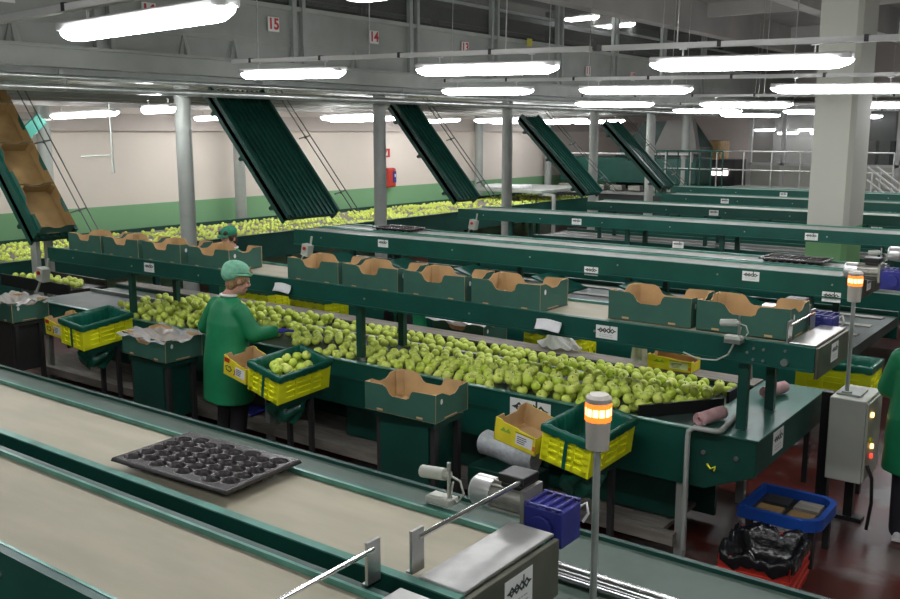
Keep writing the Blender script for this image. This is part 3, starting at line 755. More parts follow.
for x, y, z, (p, r, yw), l in crates:
    rot = (R(p), R(r), R(yw)); crate(x, y, z, rot, l)
    stand(x, y, z-.004, rot, 'tilted dark stand under the '+l[:l.index(' crate')+6].replace('lime yellow', 'yellow')+{-7.95: ' at the left', -5.35: ' beside the worker', -2.72: ' by the signal lamp'}[x])

# yellow cartons beside the crates
def ycarton_mesh(L, D, Hh):
    b = B(); T = .006
    for s in (-1, 1):
        pl = [(-L/2, 0), (L/2, 0), (L/2, Hh*.82), (L*.1, Hh*.86), (L*.04, Hh*.92), (-L*.3, Hh*.96), (-L*.36, Hh*1.05), (-L/2, Hh*1.05)]
        n = len(pl)
        for y, m in ((s*D/2, 0), (s*(D/2-T), 1)): b.add([(u, y, v) for u, v in pl], [tuple(range(n))], m=m)
        b.add([(u, s*D/2, v) for u, v in pl]+[(u, s*(D/2-T), v) for u, v in pl], [(i, (i+1) % n, n+(i+1) % n, n+i) for i in range(n)], m=0)
        h2 = Hh*1.05 if s < 0 else Hh*.82
        px = [(-D/2, 0), (D/2, 0), (D/2, h2), (D*.25, h2), (D*.2, h2*.8), (-D*.2, h2*.8), (-D*.25, h2), (-D/2, h2)]; n = len(px)
        for x, m in ((s*L/2, 0), (s*(L/2-T), 1)): b.add([(x, u, v) for u, v in px], [tuple(range(n))], m=m)
        b.add([(s*L/2, u, v) for u, v in px]+[(s*(L/2-T), u, v) for u, v in px], [(i, (i+1) % n, n+(i+1) % n, n+i) for i in range(n)], m=1)
    b.bx(-L/2, L/2, -D/2, D/2, 0, .006, m=1)
    return b.mesh('carton_body', ['yellow', 'kraft'])
def ycarton(x, y, z, rot, L, D, Hh, label, style):
    t = thing('yellow_carton', label, 'box', (x, y, z), rot, 'yellow printed cartons')
    link('carton_body', ycarton_mesh(L, D, Hh), t)
    F = -D/2-.0015
    b = B(); b.bx(.02*L, .42*L, F, F+.001, Hh*.22, Hh*.70); 
    o = b.obj('paper_label', 'paper', t)
    b = B()
    for k in range(4): b.bx(.06*L, (.24+.12*hsh(k, 2))*L, F-.0012, F-.0003, Hh*(.30+.09*k), Hh*(.335+.09*k))
    b.obj('label_print', 'ink', o)
    b = B(); F2 = F-.0006
    if style == 0:
        b.bx(-.46*L, -.24*L, F2, F, Hh*.72, Hh*.95, m=0)
        b.tube([(-.3*L, F, Hh*.58), (-.4*L, F, Hh*.5), (-.36*L, F, Hh*.32), (-.22*L, F, Hh*.28), (-.14*L, F, Hh*.42), (-.2*L, F, Hh*.56), (-.28*L, F, Hh*.5)], .004, 6, m=2)
        b.tube([(-.05*L, F, Hh*.2), (0, F, Hh*.3), (.0*L, F, Hh*.5)], .004, 6, m=0)
        b.obj('print', ['redplastic', 'orange', 'ink'], t)
    else:
        b.prism([(-.36*L, Hh*.55), (-.28*L, Hh*.75), (-.22*L, Hh*.6), (-.16*L, Hh*.76), (-.1*L, Hh*.55)], 'y', F2, F, m=1)
        b.bx(.43*L, .49*L, F2, F, Hh*.2, Hh*.42, m=0)
        b.bx(.0*L, .45*L, F2, F, Hh*.74, Hh*.765, m=2)
        b.obj('print', ['orange', 'leafprint', 'ink'], t)
ycarton(-5.685, 4.9, .83, (R(3.6), R(11), R(-1.3)), .28, .30, .16, 'yellow printed carton with red mark, held against the worker\'s coat', 0)
ycarton(-3.08, 4.97, .79, (R(3.4), R(9), R(-1.9)), .32, .34, .15, 'yellow printed carton with white label left of the crate by the signal lamp', 1)
ycarton(-8.285, 4.9, .84, (R(5), R(5), R(1.8)), .27, .30, .16, 'yellow carton end with white label at the left of the empty crate', 0)

# green cartons on stands in front of the table
def film(parent, L, D, z, amp, seed, m='film', over=.1):
    b = B()
    def f(u, v):
        x = (u-.5)*(L+over); y = (v-.5)*(D+over)
        e = max(abs(u-.5), abs(v-.5))*2
        zz = z-.11*(1-e**2.2)+amp*(math.sin(9*u+seed)*math.sin(11*v+seed*2)+.6*math.sin(23*u+5*v+seed)+.5*math.sin(31*v-7*u))
        if e > .88: zz += .012-(e-.88)*.45*(.7+.3*math.sin(9*(u+v)+seed))
        return (x, y, zz)
    b.grid(f, 44, 34); return b.obj('plastic_liner', m, parent, fix=False)
def low_stand(x, y, z, label, dark='green2'):
    t = thing('box_stand', label, 'stand', (x, y, 0), group='box stands')
    b = B(); b.bx(-.27, .27, -.17, .17, z-.04, z-.005); b.bx(-.215, .215, -.165, .15, z-.52, z-.04); b.obj('support_shade_box', dark, t)  # lower box of the stand enlarged and dark to stand for shade
    for sx in (-1, 1):
        for sy in (-1, 1):
            b = B(); b.bx(sx*.24-.02, sx*.24+.02, sy*.13-.02, sy*.13+.02, .0, z-.04); b.obj('leg', 'darksteel', t)
c = carton(-3.99, 4.94, .84, 'empty open green carton with kraft inside on a stand before the apple table', rot=(R(1), R(1.2), R(3)), group='green cartons by the packing table')
low_stand(-3.98, 4.95, .825, 'dark stand under the empty open green carton')
c = carton(-6.95, 5.0, .80, 'green carton with crumpled clear film between the worker and the empty crate', rot=(0, R(1.5), R(1)), group='green cartons by the packing table'); film(c, .58, .38, .21, .012, 1.3)
low_stand(-6.95, 5.0, .785, 'dark stand under the green carton with film left of the worker')
c = carton(-9.35, 4.95, .86, 'green carton with crumpled clear film at the left edge of the picture', rot=(0, 0, R(1)), group='green cartons by the packing table'); film(c, .58, .38, .22, .016, 2.9)
low_stand(-9.35, 4.95, .855, 'dark stand under the green carton at the left edge', 'darksteel')
# foam roll, spare dark carton and blue pad on the low shelf
b = B()
def ff(u, v):
    a = u*2*PI; r = .085*(1+.08*math.sin(3*a)+.05*math.sin(9*v+2*a)); return (-.22+v*.44, math.cos(a)*r, math.sin(a)*r+.1)
b.grid(ff, 24, 12); b.add([ff(i/24, 0) for i in range(24)], [tuple(range(24))]); b.add([ff(i/24, 1) for i in range(24)], [tuple(range(24))])
o = b.obj('foam_bundle', 'foam'); o.location = (-3.4, 5.22, .482); o.rotation_euler = (0, R(6), 0); tag(o, 'bundle of white foam sheets under the apple table', 'packing material')
b = B(); b.bx(-.25, .25, -.14, .14, 0, .46); o = b.obj('foam_shelf', 'green2', None, .01); o.location = (-3.4, 5.22, 0); tag(o, 'low dark green box under the white foam bundle', 'box')
b = B()
def f2(u, v): return ((u-.5)*.5, (v-.5)*.3, .012+.012*math.sin(6*u+2*v))
b.grid(f2, 16, 10); o = b.obj('blue_pad', 'blue', fix=False); md = o.modifiers.new('t', 'SOLIDIFY'); md.thickness = .012; o.location = (-6.7, 5.72, .172); tag(o, 'blue folded pad on the low shelf under the table', 'pad')
b = B(); b.bx(-.22, .22, -.12, .12, 0, .22); b.bx(-.04, .06, -.1215, -.12, .06, .16, m=1); o = b.obj('spare_box', ['green2', 'paper'], None, .004); o.location = (-7.95, 5.16, .0); 
o.location = (-7.45, 5.2, 0.0); tag(o, 'dark box with white label on the floor under the empty crate', 'box')
b = B(); b.box((0, 0, .004), (.62, .34, .006)); o = b.obj('cardboard_sheet', 'wood'); o.location = (-4.95, 5.68, .161); tag(o, 'flat grey cardboard sheet on the low shelf under the apples', 'cardboard')

# ------------------------------------------------------------------ fruit trays
def tray_mesh(nx=8, ny=5, L=.62, D=.385, Hh=.05):
    b = B(); NX, NY = 168, 104
    px, py = (L-.05)/nx, (D-.05)/(ny+.5)
    def hgt(x, y):
        best = 9
        for i in range(nx):
            cx = -L/2+.025+px*(i+.5); sh = .22*py if i % 2 else -.22*py
            if abs(cx-x) > px: continue
            for j in range(ny):
                cy = -D/2+.025+py*(j+.72)+sh
                d = math.hypot((x-cx)/(px*.53), (y-cy)/(py*.47))
                if d < best: best = d
        return 0 if best >= 1 else -.042*math.sqrt(max(0, 1-best**2.4))
    def f(u, v):
        x = (u-.5)*L; y = (v-.5)*D; z = hgt(x, y)
        e = min(L/2-abs(x), D/2-abs(y))
        if e < .006: z = -.014 if e < .001 else -.002
        return (x, y, Hh+z)
    b.grid(f, NX, NY); return b.mesh('fruit_tray', 'tray')
TM = tray_mesh()
def tray(x, y, z, rz, label):
    o = link('fruit_tray', TM); o.location = (x, y, z); o.rotation_euler = (0, 0, rz)
    md = o.modifiers.new('wall', 'SOLIDIFY'); md.thickness = .0025; md.offset = -1
    return tag(o, label, 'tray', 'black fruit trays')
tray(-2.765, 2.155, 1.487, R(3.2), 'black plastic fruit tray with round cups on the foreground belt')

# ------------------------------------------------------------------ apples
def apple_mesh(r, nu=14, nv=10):
    b = B()
    vs = []; fs = []
    prof = []
    for i in range(nv+1):
        t = PI*i/nv; rr = math.sin(t)*(1.0+.05*math.cos(t)); z = math.cos(t)*.92
        if i == 0: z = .62; 
        if i == 1: z = .80; rr *= .95
        if i == nv: z = -.74
        if i == nv-1: z = -.86
        prof.append((rr*r, z*r))
    b.loft([[Vector((p*math.cos(2*PI*j/nu), p*math.sin(2*PI*j/nu), z)) for j in range(nu)] for p, z in [(max(p, .0004), z) for p, z in prof]], cap=False)
    b.cyl((0, 0, .6*r), (.12*r, 0, 1.02*r), .045*r, .06*r, n=6, m=1)
    return b.mesh('apple', ['apple', 'stem'])
AR = .0395
AM = [apple_mesh(AR), apple_mesh(AR*.96), apple_mesh(AR*1.03)]
placed = []
from collections import defaultdict
cells = defaultdict(list)
def near(x, y):
    i, j = int(math.floor(x/.09)), int(math.floor(y/.09))
    for a in (-1, 0, 1):
        for c in (-1, 0, 1):
            for p in cells[(i+a, j+c)]: yield p
def rest(x, y, z0, r=AR*1.04):
    z = z0+r
    for p in near(x, y):
        d2 = (p[0]-x)**2+(p[1]-y)**2
        if d2 < (2*r)**2: z = max(z, p[2]+math.sqrt((2*r)**2-d2))
    return z
def put(p): cells[(int(math.floor(p[0]/.09)), int(math.floor(p[1]/.09)))].append(p)
POSTS = [(x, y) for x in (-8.3, -5.15, -1.93) for y in (5.65, 6.19)]
def okspot(x, y):
    for px_, py_ in POSTS:
        if abs(x-px_) < .075 and abs(y-py_) < .075: return False
    for yd in (TY0+.87,):
        if abs(y-yd) < AR+.024: return False
    # board line keeps apples out of the near right corner
    return TY0+.075 < y < TY1-.075 and x < -2.33 and (y-5.62)*(.46)-(x+2.62)*.60 > .05*.76
def density(x, y):
    v = y-TY0
    if x > -3.8: return 1.42 if v < .85 else 1.05
    if x > -4.7: return .6 if v < .35 else 1.0
    if x > -6.4: return .3 if v < .3 else (.5 if v < .6 else .75)
    if x > -8.6: return 1.4 if v > .12 else .8
    return .5 if v > .4 else 0
def heap(x0, x1, target, tries=60000, layers=1.6):
    out = []; k = 0
    while k < tries and len(out) < target:
        k += 1
        best = None
        for q in range(5):
            x = random.uniform(x0, x1); y = random.uniform(TY0+.07, TY1-.07)
            if not okspot(x, y): continue
            d = density(x, y)
            if d < 1 and hsh(round(x*3.3), round(y*4.1), 5) > d+.12: continue
            if random.random() > d: continue
            z = rest(x, y, TZ)
            lim = TZ+AR*1.05 if d < 1.0 else TZ+AR*(1.05+1.5*(d-.95)/.4)
            if z > lim: continue
            if best is None or z < best[2]: best = (x, y, z)
        if best:
            put(best); out.append(best)
    return out
right = heap(-6.05, -2.28, 470)
left = heap(-9.0, -6.05, 300)
def rndrot(): return (random.uniform(-1.1, 1.1), random.uniform(-1.1, 1.1), random.uniform(0, 6.28))
allp = sorted(right+left, key=lambda p: p[0]**2+p[1]**2)
left = allp[272:]
for k, p in enumerate(allp[:272]):
    o = link('apple', AM[k % 3]); o.location = p; o.rotation_euler = rndrot()
    tag(o, 'loose green apple in the nearer part of the heap on the packing table', 'apple', 'apples on the packing table')
# apples in the crate (crate frame)
x, y, z, (p_, r_, yw), _ = crates[1]
CMX = Matrix.Translation((x, y, z)) @ Euler((R(p_), R(r_), R(yw))).to_matrix().to_4x4()
cells2 = []
def crest(x, y, z0):
    r = AR*1.03; z = z0+r
    for q in cells2:
        d2 = (q[0]-x)**2+(q[1]-y)**2
        if d2 < 4*r*r: z = max(z, q[2]+math.sqrt(4*r*r-d2))
    return z
n = 0; tr = 0
while n < 28 and tr < 6000:
    tr += 1; best = None
    for q in range(8):
        xx = random.uniform(-.088, .088); yy = random.uniform(-.17, .17); zz = crest(xx, yy, .10)
        if zz < .10+AR*3.6 and (best is None or zz < best[2]): best = (xx, yy, zz)
    if best:
        cells2.append(best); n += 1
        o = link('apple', AM[n % 3]); o.location = CMX @ Vector(best); o.rotation_euler = rndrot()
        tag(o, 'green apple heaped in the yellow crate beside the worker', 'apple', 'apples in the yellow crate')

# ------------------------------------------------------------------ sizing belt with cups along the wall
SX0, SX1, SY0, SY1, SZ = -15.45, -12.95, 3.0, 24.6, .86
t = thing('sizing_belt', 'long green sizing conveyor of cupped lanes running along the left wall', 'conveyor', (SX1, SY0, 0))
b = B(); b.bx(SX0-SX1, -.05, 0, SY1-SY0, SZ-.1, SZ)
b.obj('cup_belt', 'cup', t)
b = B()
k = 0
for i in range(int((SX1-SX0-.1)/.115)):
    x = SX0-SX1+.06+i*.115; b.bx(x-.01, x+.01, 0, SY1-SY0, SZ, SZ+.022)
b.obj('lane_ridge', 'cup', t)
b = B(); b.bx(-.05, 0, 0, SY1-SY0, .48, SZ+.06); b.bx(-.06, .02, 0, SY1-SY0, SZ+.06, SZ+.07); b.obj('side_panel', 'green', t)
b = B(); b.bx(SX0-SX1-.05, SX0-SX1, 0, SY1-SY0, .48, SZ+.09); b.obj('side_panel', 'green2', t)
for y in range(0, 22, 3):
    for xx in (-.1, SX0-SX1+.05):
        b = B(); b.bx(xx-.04, xx+.04, y+.3, y+.38, 0, SZ-.1); b.obj('leg', 'green2', t)
# countless apples: one object
b = B()
import bmesh
bm = bmesh.new(); bmesh.ops.create_icosphere(bm, subdivisions=2, radius=1); ICO = ([v.co.copy() for v in bm.verts], [tuple(v.index for v in f.verts) for f in bm.faces]); bm.free()
bm = bmesh.new(); bmesh.ops.create_icosphere(bm, subdivisions=1, radius=1); ICO1 = ([v.co.copy() for v in bm.verts], [tuple(v.index for v in f.verts) for f in bm.faces]); bm.free()
def ico(p, r, lo=False):
    V, Fc = ICO1 if lo else ICO
    b.add([(p[0]+v.x*r, p[1]+v.y*r, p[2]+v.z*r*.93) for v in V], Fc, True)
for p in left: ico(p, AR)
for i in range(int((SX1-SX0-.1)/.115)):
    x = SX0+.06+.0575+i*.115; y = SY0+.1
    while y < SY1-.1:
        if x < SX1-.1 and hsh(round(x*3), round(y*2.3), 2)*.5+random.random()*.5 < .48: ico((x+random.uniform(-.011, .011), y+random.uniform(-.022, .022), SZ+.037), .0355, y > 13)
        y += .105
# small tray lane at far left foot of the row
for k in range(40):
    p = (random.uniform(-11.9, -10.5), random.uniform(6.3, 6.62)); 
    ico((p[0], p[1], .862+.0385), .0385)
ap = b.obj('apples', 'apple', fix=False); tag(ap, 'mass of smaller looking green apples on the sizing belt by the wall and farther along the table', 'apples', kind='stuff')
t = thing('feed_trough', 'dark trough of apples under the start of the box conveyor', 'trough', (-11.2, 6.46, 0))
b = B(); b.bx(-.8, .8, -.24, .24, .82, .86); b.bx(-.8, .8, -.26, -.24, .78, .93); b.bx(-.8, .8, .24, .26, .78, .93); b.obj('trough_bed', 'black', t)
for sx in (-.7, .7): 
    b = B(); b.bx(sx-.03, sx+.03, -.03, .03, 0, .82); b.obj('leg', 'greysteel', t)

# ------------------------------------------------------------------ rows behind
def back_table(label, x0, x1, y0, y1, z=.86, lanes=4, flaps=0, lights='greybelt'):
    t = thing('packing_table', label, 'table', (x1, y0, 0), group='packing tables')
    L = x0-x1; Wd = y1-y0
    b = B(); b.bx(L, 0, .04, Wd-.04, z-.1, z); b.obj('table_top', 'tablebelt', t)
    for y in (0, Wd-.04): b = B(); b.bx(L, 0, y, y+.04, z-.24, z+.05); b.obj('side_panel', 'green', t)
    for k in range(lanes):
        y = Wd*(k+.5)/lanes; b = B(); b.bx(L, -.1, y-.06, y+.06, z+.001, z+.012); b.obj('belt_strip', lights, t)
    x = L+.4
    while x < 0:
        for y in (.1, Wd-.1): b = B(); b.bx(x-.03, x+.03, y-.03, y+.03, 0, z-.1); b.obj('leg', 'greysteel', t)
        x += 1.9
    return t
back_table('empty packing table with pale belt strips behind the apple row', -10, -2.0, 7.98, 10.5, lanes=5)
d3 = deck('belt_conveyor', 'two lane belt conveyor behind the cartons with a black tray at its right end', -9.0, -1.98, [(8.63, 9.08), (9.16, 9.62)], 1.48, belt='greybelt', posts=(-8, -6.1, -4.2, -2.4), postz=.8735, plates=((-7.45, -.06), (-2.93, -.05), (-4.6, -.15), (-2.2, -.17)))
motor(d3, (.12, -.14, .10)); sensor(d3, (-.1, 1.07, .022))
motor(d3, (.20, 1.12, .12))
for k in range(6):
    x = -.75-1.0*k
    b = B(); b.prism([(x-.36, -.20), (x+.08, -.32), (x+.08, -.34), (x-.36, -.22)], 'y', -.42, -.02); b.obj('hanging_flap', 'green', d3)
tray(-2.76, 9.39, 1.486, 0, 'black fruit tray near the motor end of the second two lane conveyor')
tray(-7.85, 9.39, 1.486, 0, 'black fruit tray on the far end of the second two lane conveyor')

back_table('green sided empty packing table of the third row back', -9.2, -1.6, 11.7, 13.3, z=.84, lanes=3)
deck('belt_conveyor', 'single lane green conveyor just in front of the concrete pillar', -8.98, -1.7, [(12.25, 12.9)], 1.52, rail=.135, belt='greybelt', posts=(-8, -6, -4.6, -2.6), postz=.854, plates=((-6.8, -.07), (-3.42, -.07), (-5.2, -.3)))
back_table('green sided empty packing table just behind the pillar', -9.2, -1.5, 14.8, 16.2, z=.84, lanes=3)
deck('belt_conveyor', 'single lane green conveyor just behind the concrete pillar', -8.25, -1.4, [(15.2, 15.85)], 1.50, rail=.135, belt='greybelt', posts=(-8, -6, -4.2, -2.6), postz=.854, plates=((-5.85, -.07), (-3.3, -.2)))
back_table('green sided empty packing table of the fifth row back', -9.2, -1.2, 17.3, 19.2, z=.84, lanes=3)
deck('belt_conveyor', 'single lane green conveyor of the fifth row back', -8.0, -1.2, [(17.95, 18.6)], 1.50, rail=.135, belt='greybelt', posts=(-7.9, -6, -4.2, -2.6), postz=.854, plates=((-6.7, -.07),))
back_table('green sided empty packing table of the farthest row', -9.2, -1, 20.3, 21.5, z=.84, lanes=3)
deck('belt_conveyor', 'single lane green conveyor of the farthest row', -9.0, -1, [(20.6, 21.1)], 1.50, rail=.135, belt='greybelt', posts=(-7.9, -6, -4.2, -2.6), postz=.854, plates=((-6.4, -.07),))

# switch boxes on the conveyor ends
for x, y, z, l in ((-9.7, 5.48, 1.14, 'small grey switch box with red button at the left end of the box conveyor'), (-8.6, 8.43, 1.2, 'small grey switch box with red button under the second two lane conveyor'), (-8.6, 12.1, 1.24, 'small grey switch box with red button by the third green chute row')):
    t = thing('switch_box', l, 'switch box', (x, y, z), (0, R(12), 0), group='small switch boxes')
    b = B(); b.bx(-.06, .06, -.05, .05, 0, .15); b.obj('case', 'cabinet', t, .006)
    b = B(); b.cyl((0, -.05, .1), (0, -.07, .1), .022, n=12); b.obj('button', 'redplastic', t)
    b = B(); b.tube([(-.05, 0, 0), (-.07, 0, -.06), (-.1, 0, -.13), (-.12, 0, -.16)], .012, 8); b.bx(-.01, .01, .04, .06, .0, .25); b.obj('cable', 'cabinet', t)

# ------------------------------------------------------------------ far side of the apple table
def fstand(x, y, z, w_, d_, label):
    t = thing('box_stand', label, 'stand', (x, y, 0), group='box stands')
    b = B(); b.bx(-w_/2, w_/2, -d_/2, d_/2, z-.045, z-.004); b.obj('support_plate', 'darksteel', t)
    for sx in (-1, 1):
        b = B(); b.bx(sx*w_*.4-.02, sx*w_*.4+.02, -.02, .02, 0, z-.045); b.obj('leg', 'darksteel', t)
far = [(-7.12, 7.15, .78, R(88), 'yellow crate with sagging green liner behind the apples, right of the worker\'s head'),
       (-8.02, 7.15, .78, R(92), 'yellow crate partly hidden behind the worker\'s cap'),
       (-4.12, 7.15, .80, R(90), 'yellow crate behind the apple table under the box conveyor'),
       (-1.80, 7.40, .80, R(90), 'yellow crate with green liner beside the grey control cabinet')]
for x, y, z, a, l in far:
    crate(x, y, z, (0, 0, a), l, strap=False); fstand(x, y, z, .5, .3, 'dark stand under the '+l[:l.index(' crate')+6]+{-7.12: ' right of the worker', -8.02: ' behind the cap', -4.12: ' behind the apples', -1.80: ' by the grey cabinet'}[x])
c = carton(-5.15, 7.2, .78, 'green carton draped with white film behind the apple table', rot=(0, 0, 0), group='green cartons by the packing table'); film(c, .56, .36, .24, .012, .6, 'film2', .14)
fstand(-5.15, 7.2, .775, .5, .3, 'dark stand under the carton draped with white film')
c = carton(-3.95, 7.12 if False else 7.46, .80, 'x', group='x') if False else None
# clear film heap and yellow carton on the far ledge
b = B()
def f4(u, v):
    a = u*2*PI; r = (1-v*.8)*(1+.15*math.sin(3*a)+.1*math.sin(7*a+3*v)); return (math.cos(a)*.20*r, math.sin(a)*.08*r, .13*v*(1+.3*math.sin(2*a))+.012*math.sin(9*a+11*v))
b.grid(f4, 40, 10); o = b.obj('film_heap', 'film2', fix=False); o.location = (-3.95, 6.83, TZ+.085); tag(o, 'crumpled heap of clear film on the far edge of the apple table', 'plastic film')
ycarton(-2.9, 6.83, TZ+.054, (0, 0, R(2)), .36, .2, .11, 'low yellow carton with kraft inside on the far edge of the apple table', 1)
b = B()
def f5(u, v):
    a = u*2*PI; return (math.cos(a)*.075*(1-.3*v+.1*math.sin(3*a)), math.sin(a)*.04*(1-.2*v), .17*v+.01*math.sin(5*a))
b.grid(f5, 28, 8); o = b.obj('plastic_bag', 'film', fix=False); o.location = (-3.2, 6.83, TZ+.065); tag(o, 'clear plastic bag standing left of the low yellow carton', 'plastic bag')
for x, z, l in ((-3.30, 1.455, 'white paper sheets hanging on the front of the box conveyor, left of its name plate'), (-5.98, 1.455, 'white folded paper on the front of the box conveyor beside the worker in the coat')):
    b = B()
    def f6(u, v): return ((u-.5)*.2, -.012*math.sin(3*u)*v-.035*v*v, -.07*v+.008*math.sin(4*u))
    b.grid(f6, 12, 8); o = b.obj('paper_sheets', 'paper', fix=False); md = o.modifiers.new('t', 'SOLIDIFY'); md.thickness = .006; o.location = (x, 5.572, z); tag(o, l, 'paper')
# ------------------------------------------------------------------ control cabinet, bench, bin
t = thing('control_cabinet', 'cream control cabinet at the end of the apple row', 'cabinet', (-1.53, 6.6, 0))
b = B(); b.bx(-.12, .12, 0, .42, .36, .95); b.obj('case', 'cabinet', t, .008)
b = B(); b.bx(-.10, .06, .08, .3, .951, .965); b.obj('lid', 'greysteel', t, .004)
b = B(); b.bx(.12, .135, .015, .405, .38, .93); b.obj('door', 'cabinet', t, .004)
for y, z, m, nm in ((.1, .84, 'ledamber', 'indicator_light'), (.16, .53, 'ledred', 'button'), (.16, .6, 'ledamber', 'indicator_light'), (.1, .66, 'lime', 'button')):
    b = B(); b.cyl((.135, y, z), (.15, y, z), .018, n=12); b.obj(nm, m, t)
b = B(); b.bx(-.20, -.125, .1, .18, 0, .95); b.bx(-.2, .1, .2, .3, 0, .03); b.bx(-.03, .03, .22, .28, .02, .36); b.obj('stand', 'black', t)
b = B(); b.tube([(.15, .02, .5), (.19, .0, .42), (.2, .0, .25), (.18, .0, .05)], .012, 8); b.obj('cable', 'black', t)
signal(-1.57, 6.72, .966, 1.82, 'amber signal lamp on a pole rising from the cream control cabinet')
# blue round-ended bench
t = thing('blue_bench', 'blue round ended plastic bench full of card beside the table end', 'bench', (-1.72, 6.06, -.0))
def stad(a, c, hx, n=10):
    pts = [(-a, c)]; 
    pts = [(-a, -c), ] + [(a-.12+.12*math.sin(k*PI/2/n), -c+.12-.12*math.cos(k*PI/2/n)) for k in range(n+1)]+[(a-.12+.12*math.cos(k*PI/2/n), c-.12+.12*math.sin(k*PI/2/n)) for k in range(n+1)]+[(-a, c)]
    return pts
b = B()
o1 = stad(.26, .26, 0); i1 = [(x*.86, y*.86) for x, y in o1]; n = len(o1)
b.add([(x, y, .26) for x, y in o1]+[(x, y, .335) for x, y in o1]+[(x, y, .335) for x, y in i1]+[(x, y, .275) for x, y in i1],
      [(i+k*n, (i+1) % n+k*n, (i+1) % n+(k+1)*n, i+(k+1)*n) for k in range(3) for i in range(n)])
b.add([(x, y, .26) for x, y in o1], [tuple(range(n))]); b.add([(x, y, .275) for x, y in i1], [tuple(range(n))], m=1); b.obj('bench_top', ['benchblue', 'black'], t)
for sx in (-.2, .2):
    for sy in (-.18, .18): b = B(); b.bx(sx-.02, sx+.02, sy-.02, sy+.02, 0, .26); b.obj('leg', 'darksteel', t)
for k in range(4):
    b = B(); b.box((-.1+.2*(k % 2), -.1+.2*(k//2), .289), (.16, .15, .02)); o = b.obj('card_stack', ['kraftdark', 'kraftdark', 'darksteel', 'wood'][k], t); 
# red crate with bin bag
t = thing('waste_crate', 'red plastic crate lined with a black bin bag on the floor', 'bin', (-1.68, 5.46, 0), (0, 0, R(4)))
b = B(); L, D, Hh = .42, .5, .26
for s in (-1, 1):
    b.bx(-L/2, L/2, s*D/2, s*(D/2-.012), 0, Hh); b.bx(s*L/2, s*(L/2-.012), -D/2, D/2, 0, Hh)
    for z in (.04, .1, .16): b.bx(-L/2-.006, L/2+.006, s*D/2, s*(D/2+.008), z, z+.02); b.bx(s*L/2, s*(L/2+.008), -D/2, D/2, z, z+.02)
b.bx(-L/2, L/2, -D/2, D/2, 0, .01); b.obj('crate_body', 'redplastic', t)
b = B()
def f7(u, v):
    a = u*2*PI; c_, s_ = math.cos(a), math.sin(a); k = 1/max(abs(c_), abs(s_)); k = min(k, 1.28)
    pr = [(1.07, .21), (1.08, .25), (1.05, .28), (.93, .28), (.82, .23), (.7, .14), (.3, .08), (.02, .06)]
    q = v*(len(pr)-1); i = min(int(q), len(pr)-2); fr = q-i
    rr = pr[i][0]*(1-fr)+pr[i+1][0]*fr; z = pr[i][1]*(1-fr)+pr[i+1][1]*fr
    wv = .02*math.sin(7*a+3*v)+.005*math.sin(23*a+31*v)+.015*math.sin(13*a)+.012*math.sin(19*a+8*v)
    return (c_*k*L/2*rr*(1+wv*.6), s_*k*D/2*rr*(1+wv*.6), z+.5*wv*(.4+(v < .45)))
b.grid(f7, 64, 18); b.obj('bin_bag', 'bin', t, fix=False)

# ------------------------------------------------------------------ people
def limb(b, p, q, r1, r2, n=14):
    p = Vector(p); q = Vector(q)
    b.ball(p, r1, n, 8); b.ball(q, r2, n, 8)
    b.tube([p, q], [r1, r2], n)
def ellr(c, rx, ry, n=24, rot=None, ax=None):
    out = []
    for i in range(n):
        a = 2*PI*i/n; v = Vector((math.cos(a)*rx, math.sin(a)*ry, 0))
        out.append(Vector(c)+(rot @ v if rot else v))
    return out
def hand(parent, w, d, up, mname, side, curl=.5, name='glove'):
    """w wrist point, d direction of the fingers, up the back of the hand"""
    d = Vector(d).normalized(); up = (Vector(up)-d*Vector(up).dot(d)).normalized(); s = d.cross(up)*side
    b = B(); w = Vector(w)
    limb(b, w-d*.03, w+d*.01, .030, .029)
    for k in (-1.5, -.5, .5, 1.5): limb(b, w+d*.01+s*k*.012, w+d*.085+s*k*.019, .017, .014, 10)
    for k, l in zip((-1.5, -.5, .5, 1.5), (.062, .075, .072, .056)):
        p = w+d*.088+s*k*.020; a = curl*.5
        d1 = d*math.cos(a)-up*math.sin(a); d2 = d*math.cos(a*2)-up*math.sin(a*2)
        p1 = p+d1*l*.5; p2 = p1+d2*l*.5
        limb(b, p, p1, .0105, .0098, 8); limb(b, p1, p2, .0098, .0082, 8)
    td = (d*.7-s*.75-up*.2).normalized(); p = w+d*.025-s*.028
    p1 = p+td*.045; p2 = p1+(d*.9-s*.2-up*.3).normalized()*.035
    limb(b, p, p1, .015, .0125, 8); limb(b, p1, p2, .0125, .0095, 8)
    return remesh(b, name, mname, .0045, 2, parent)
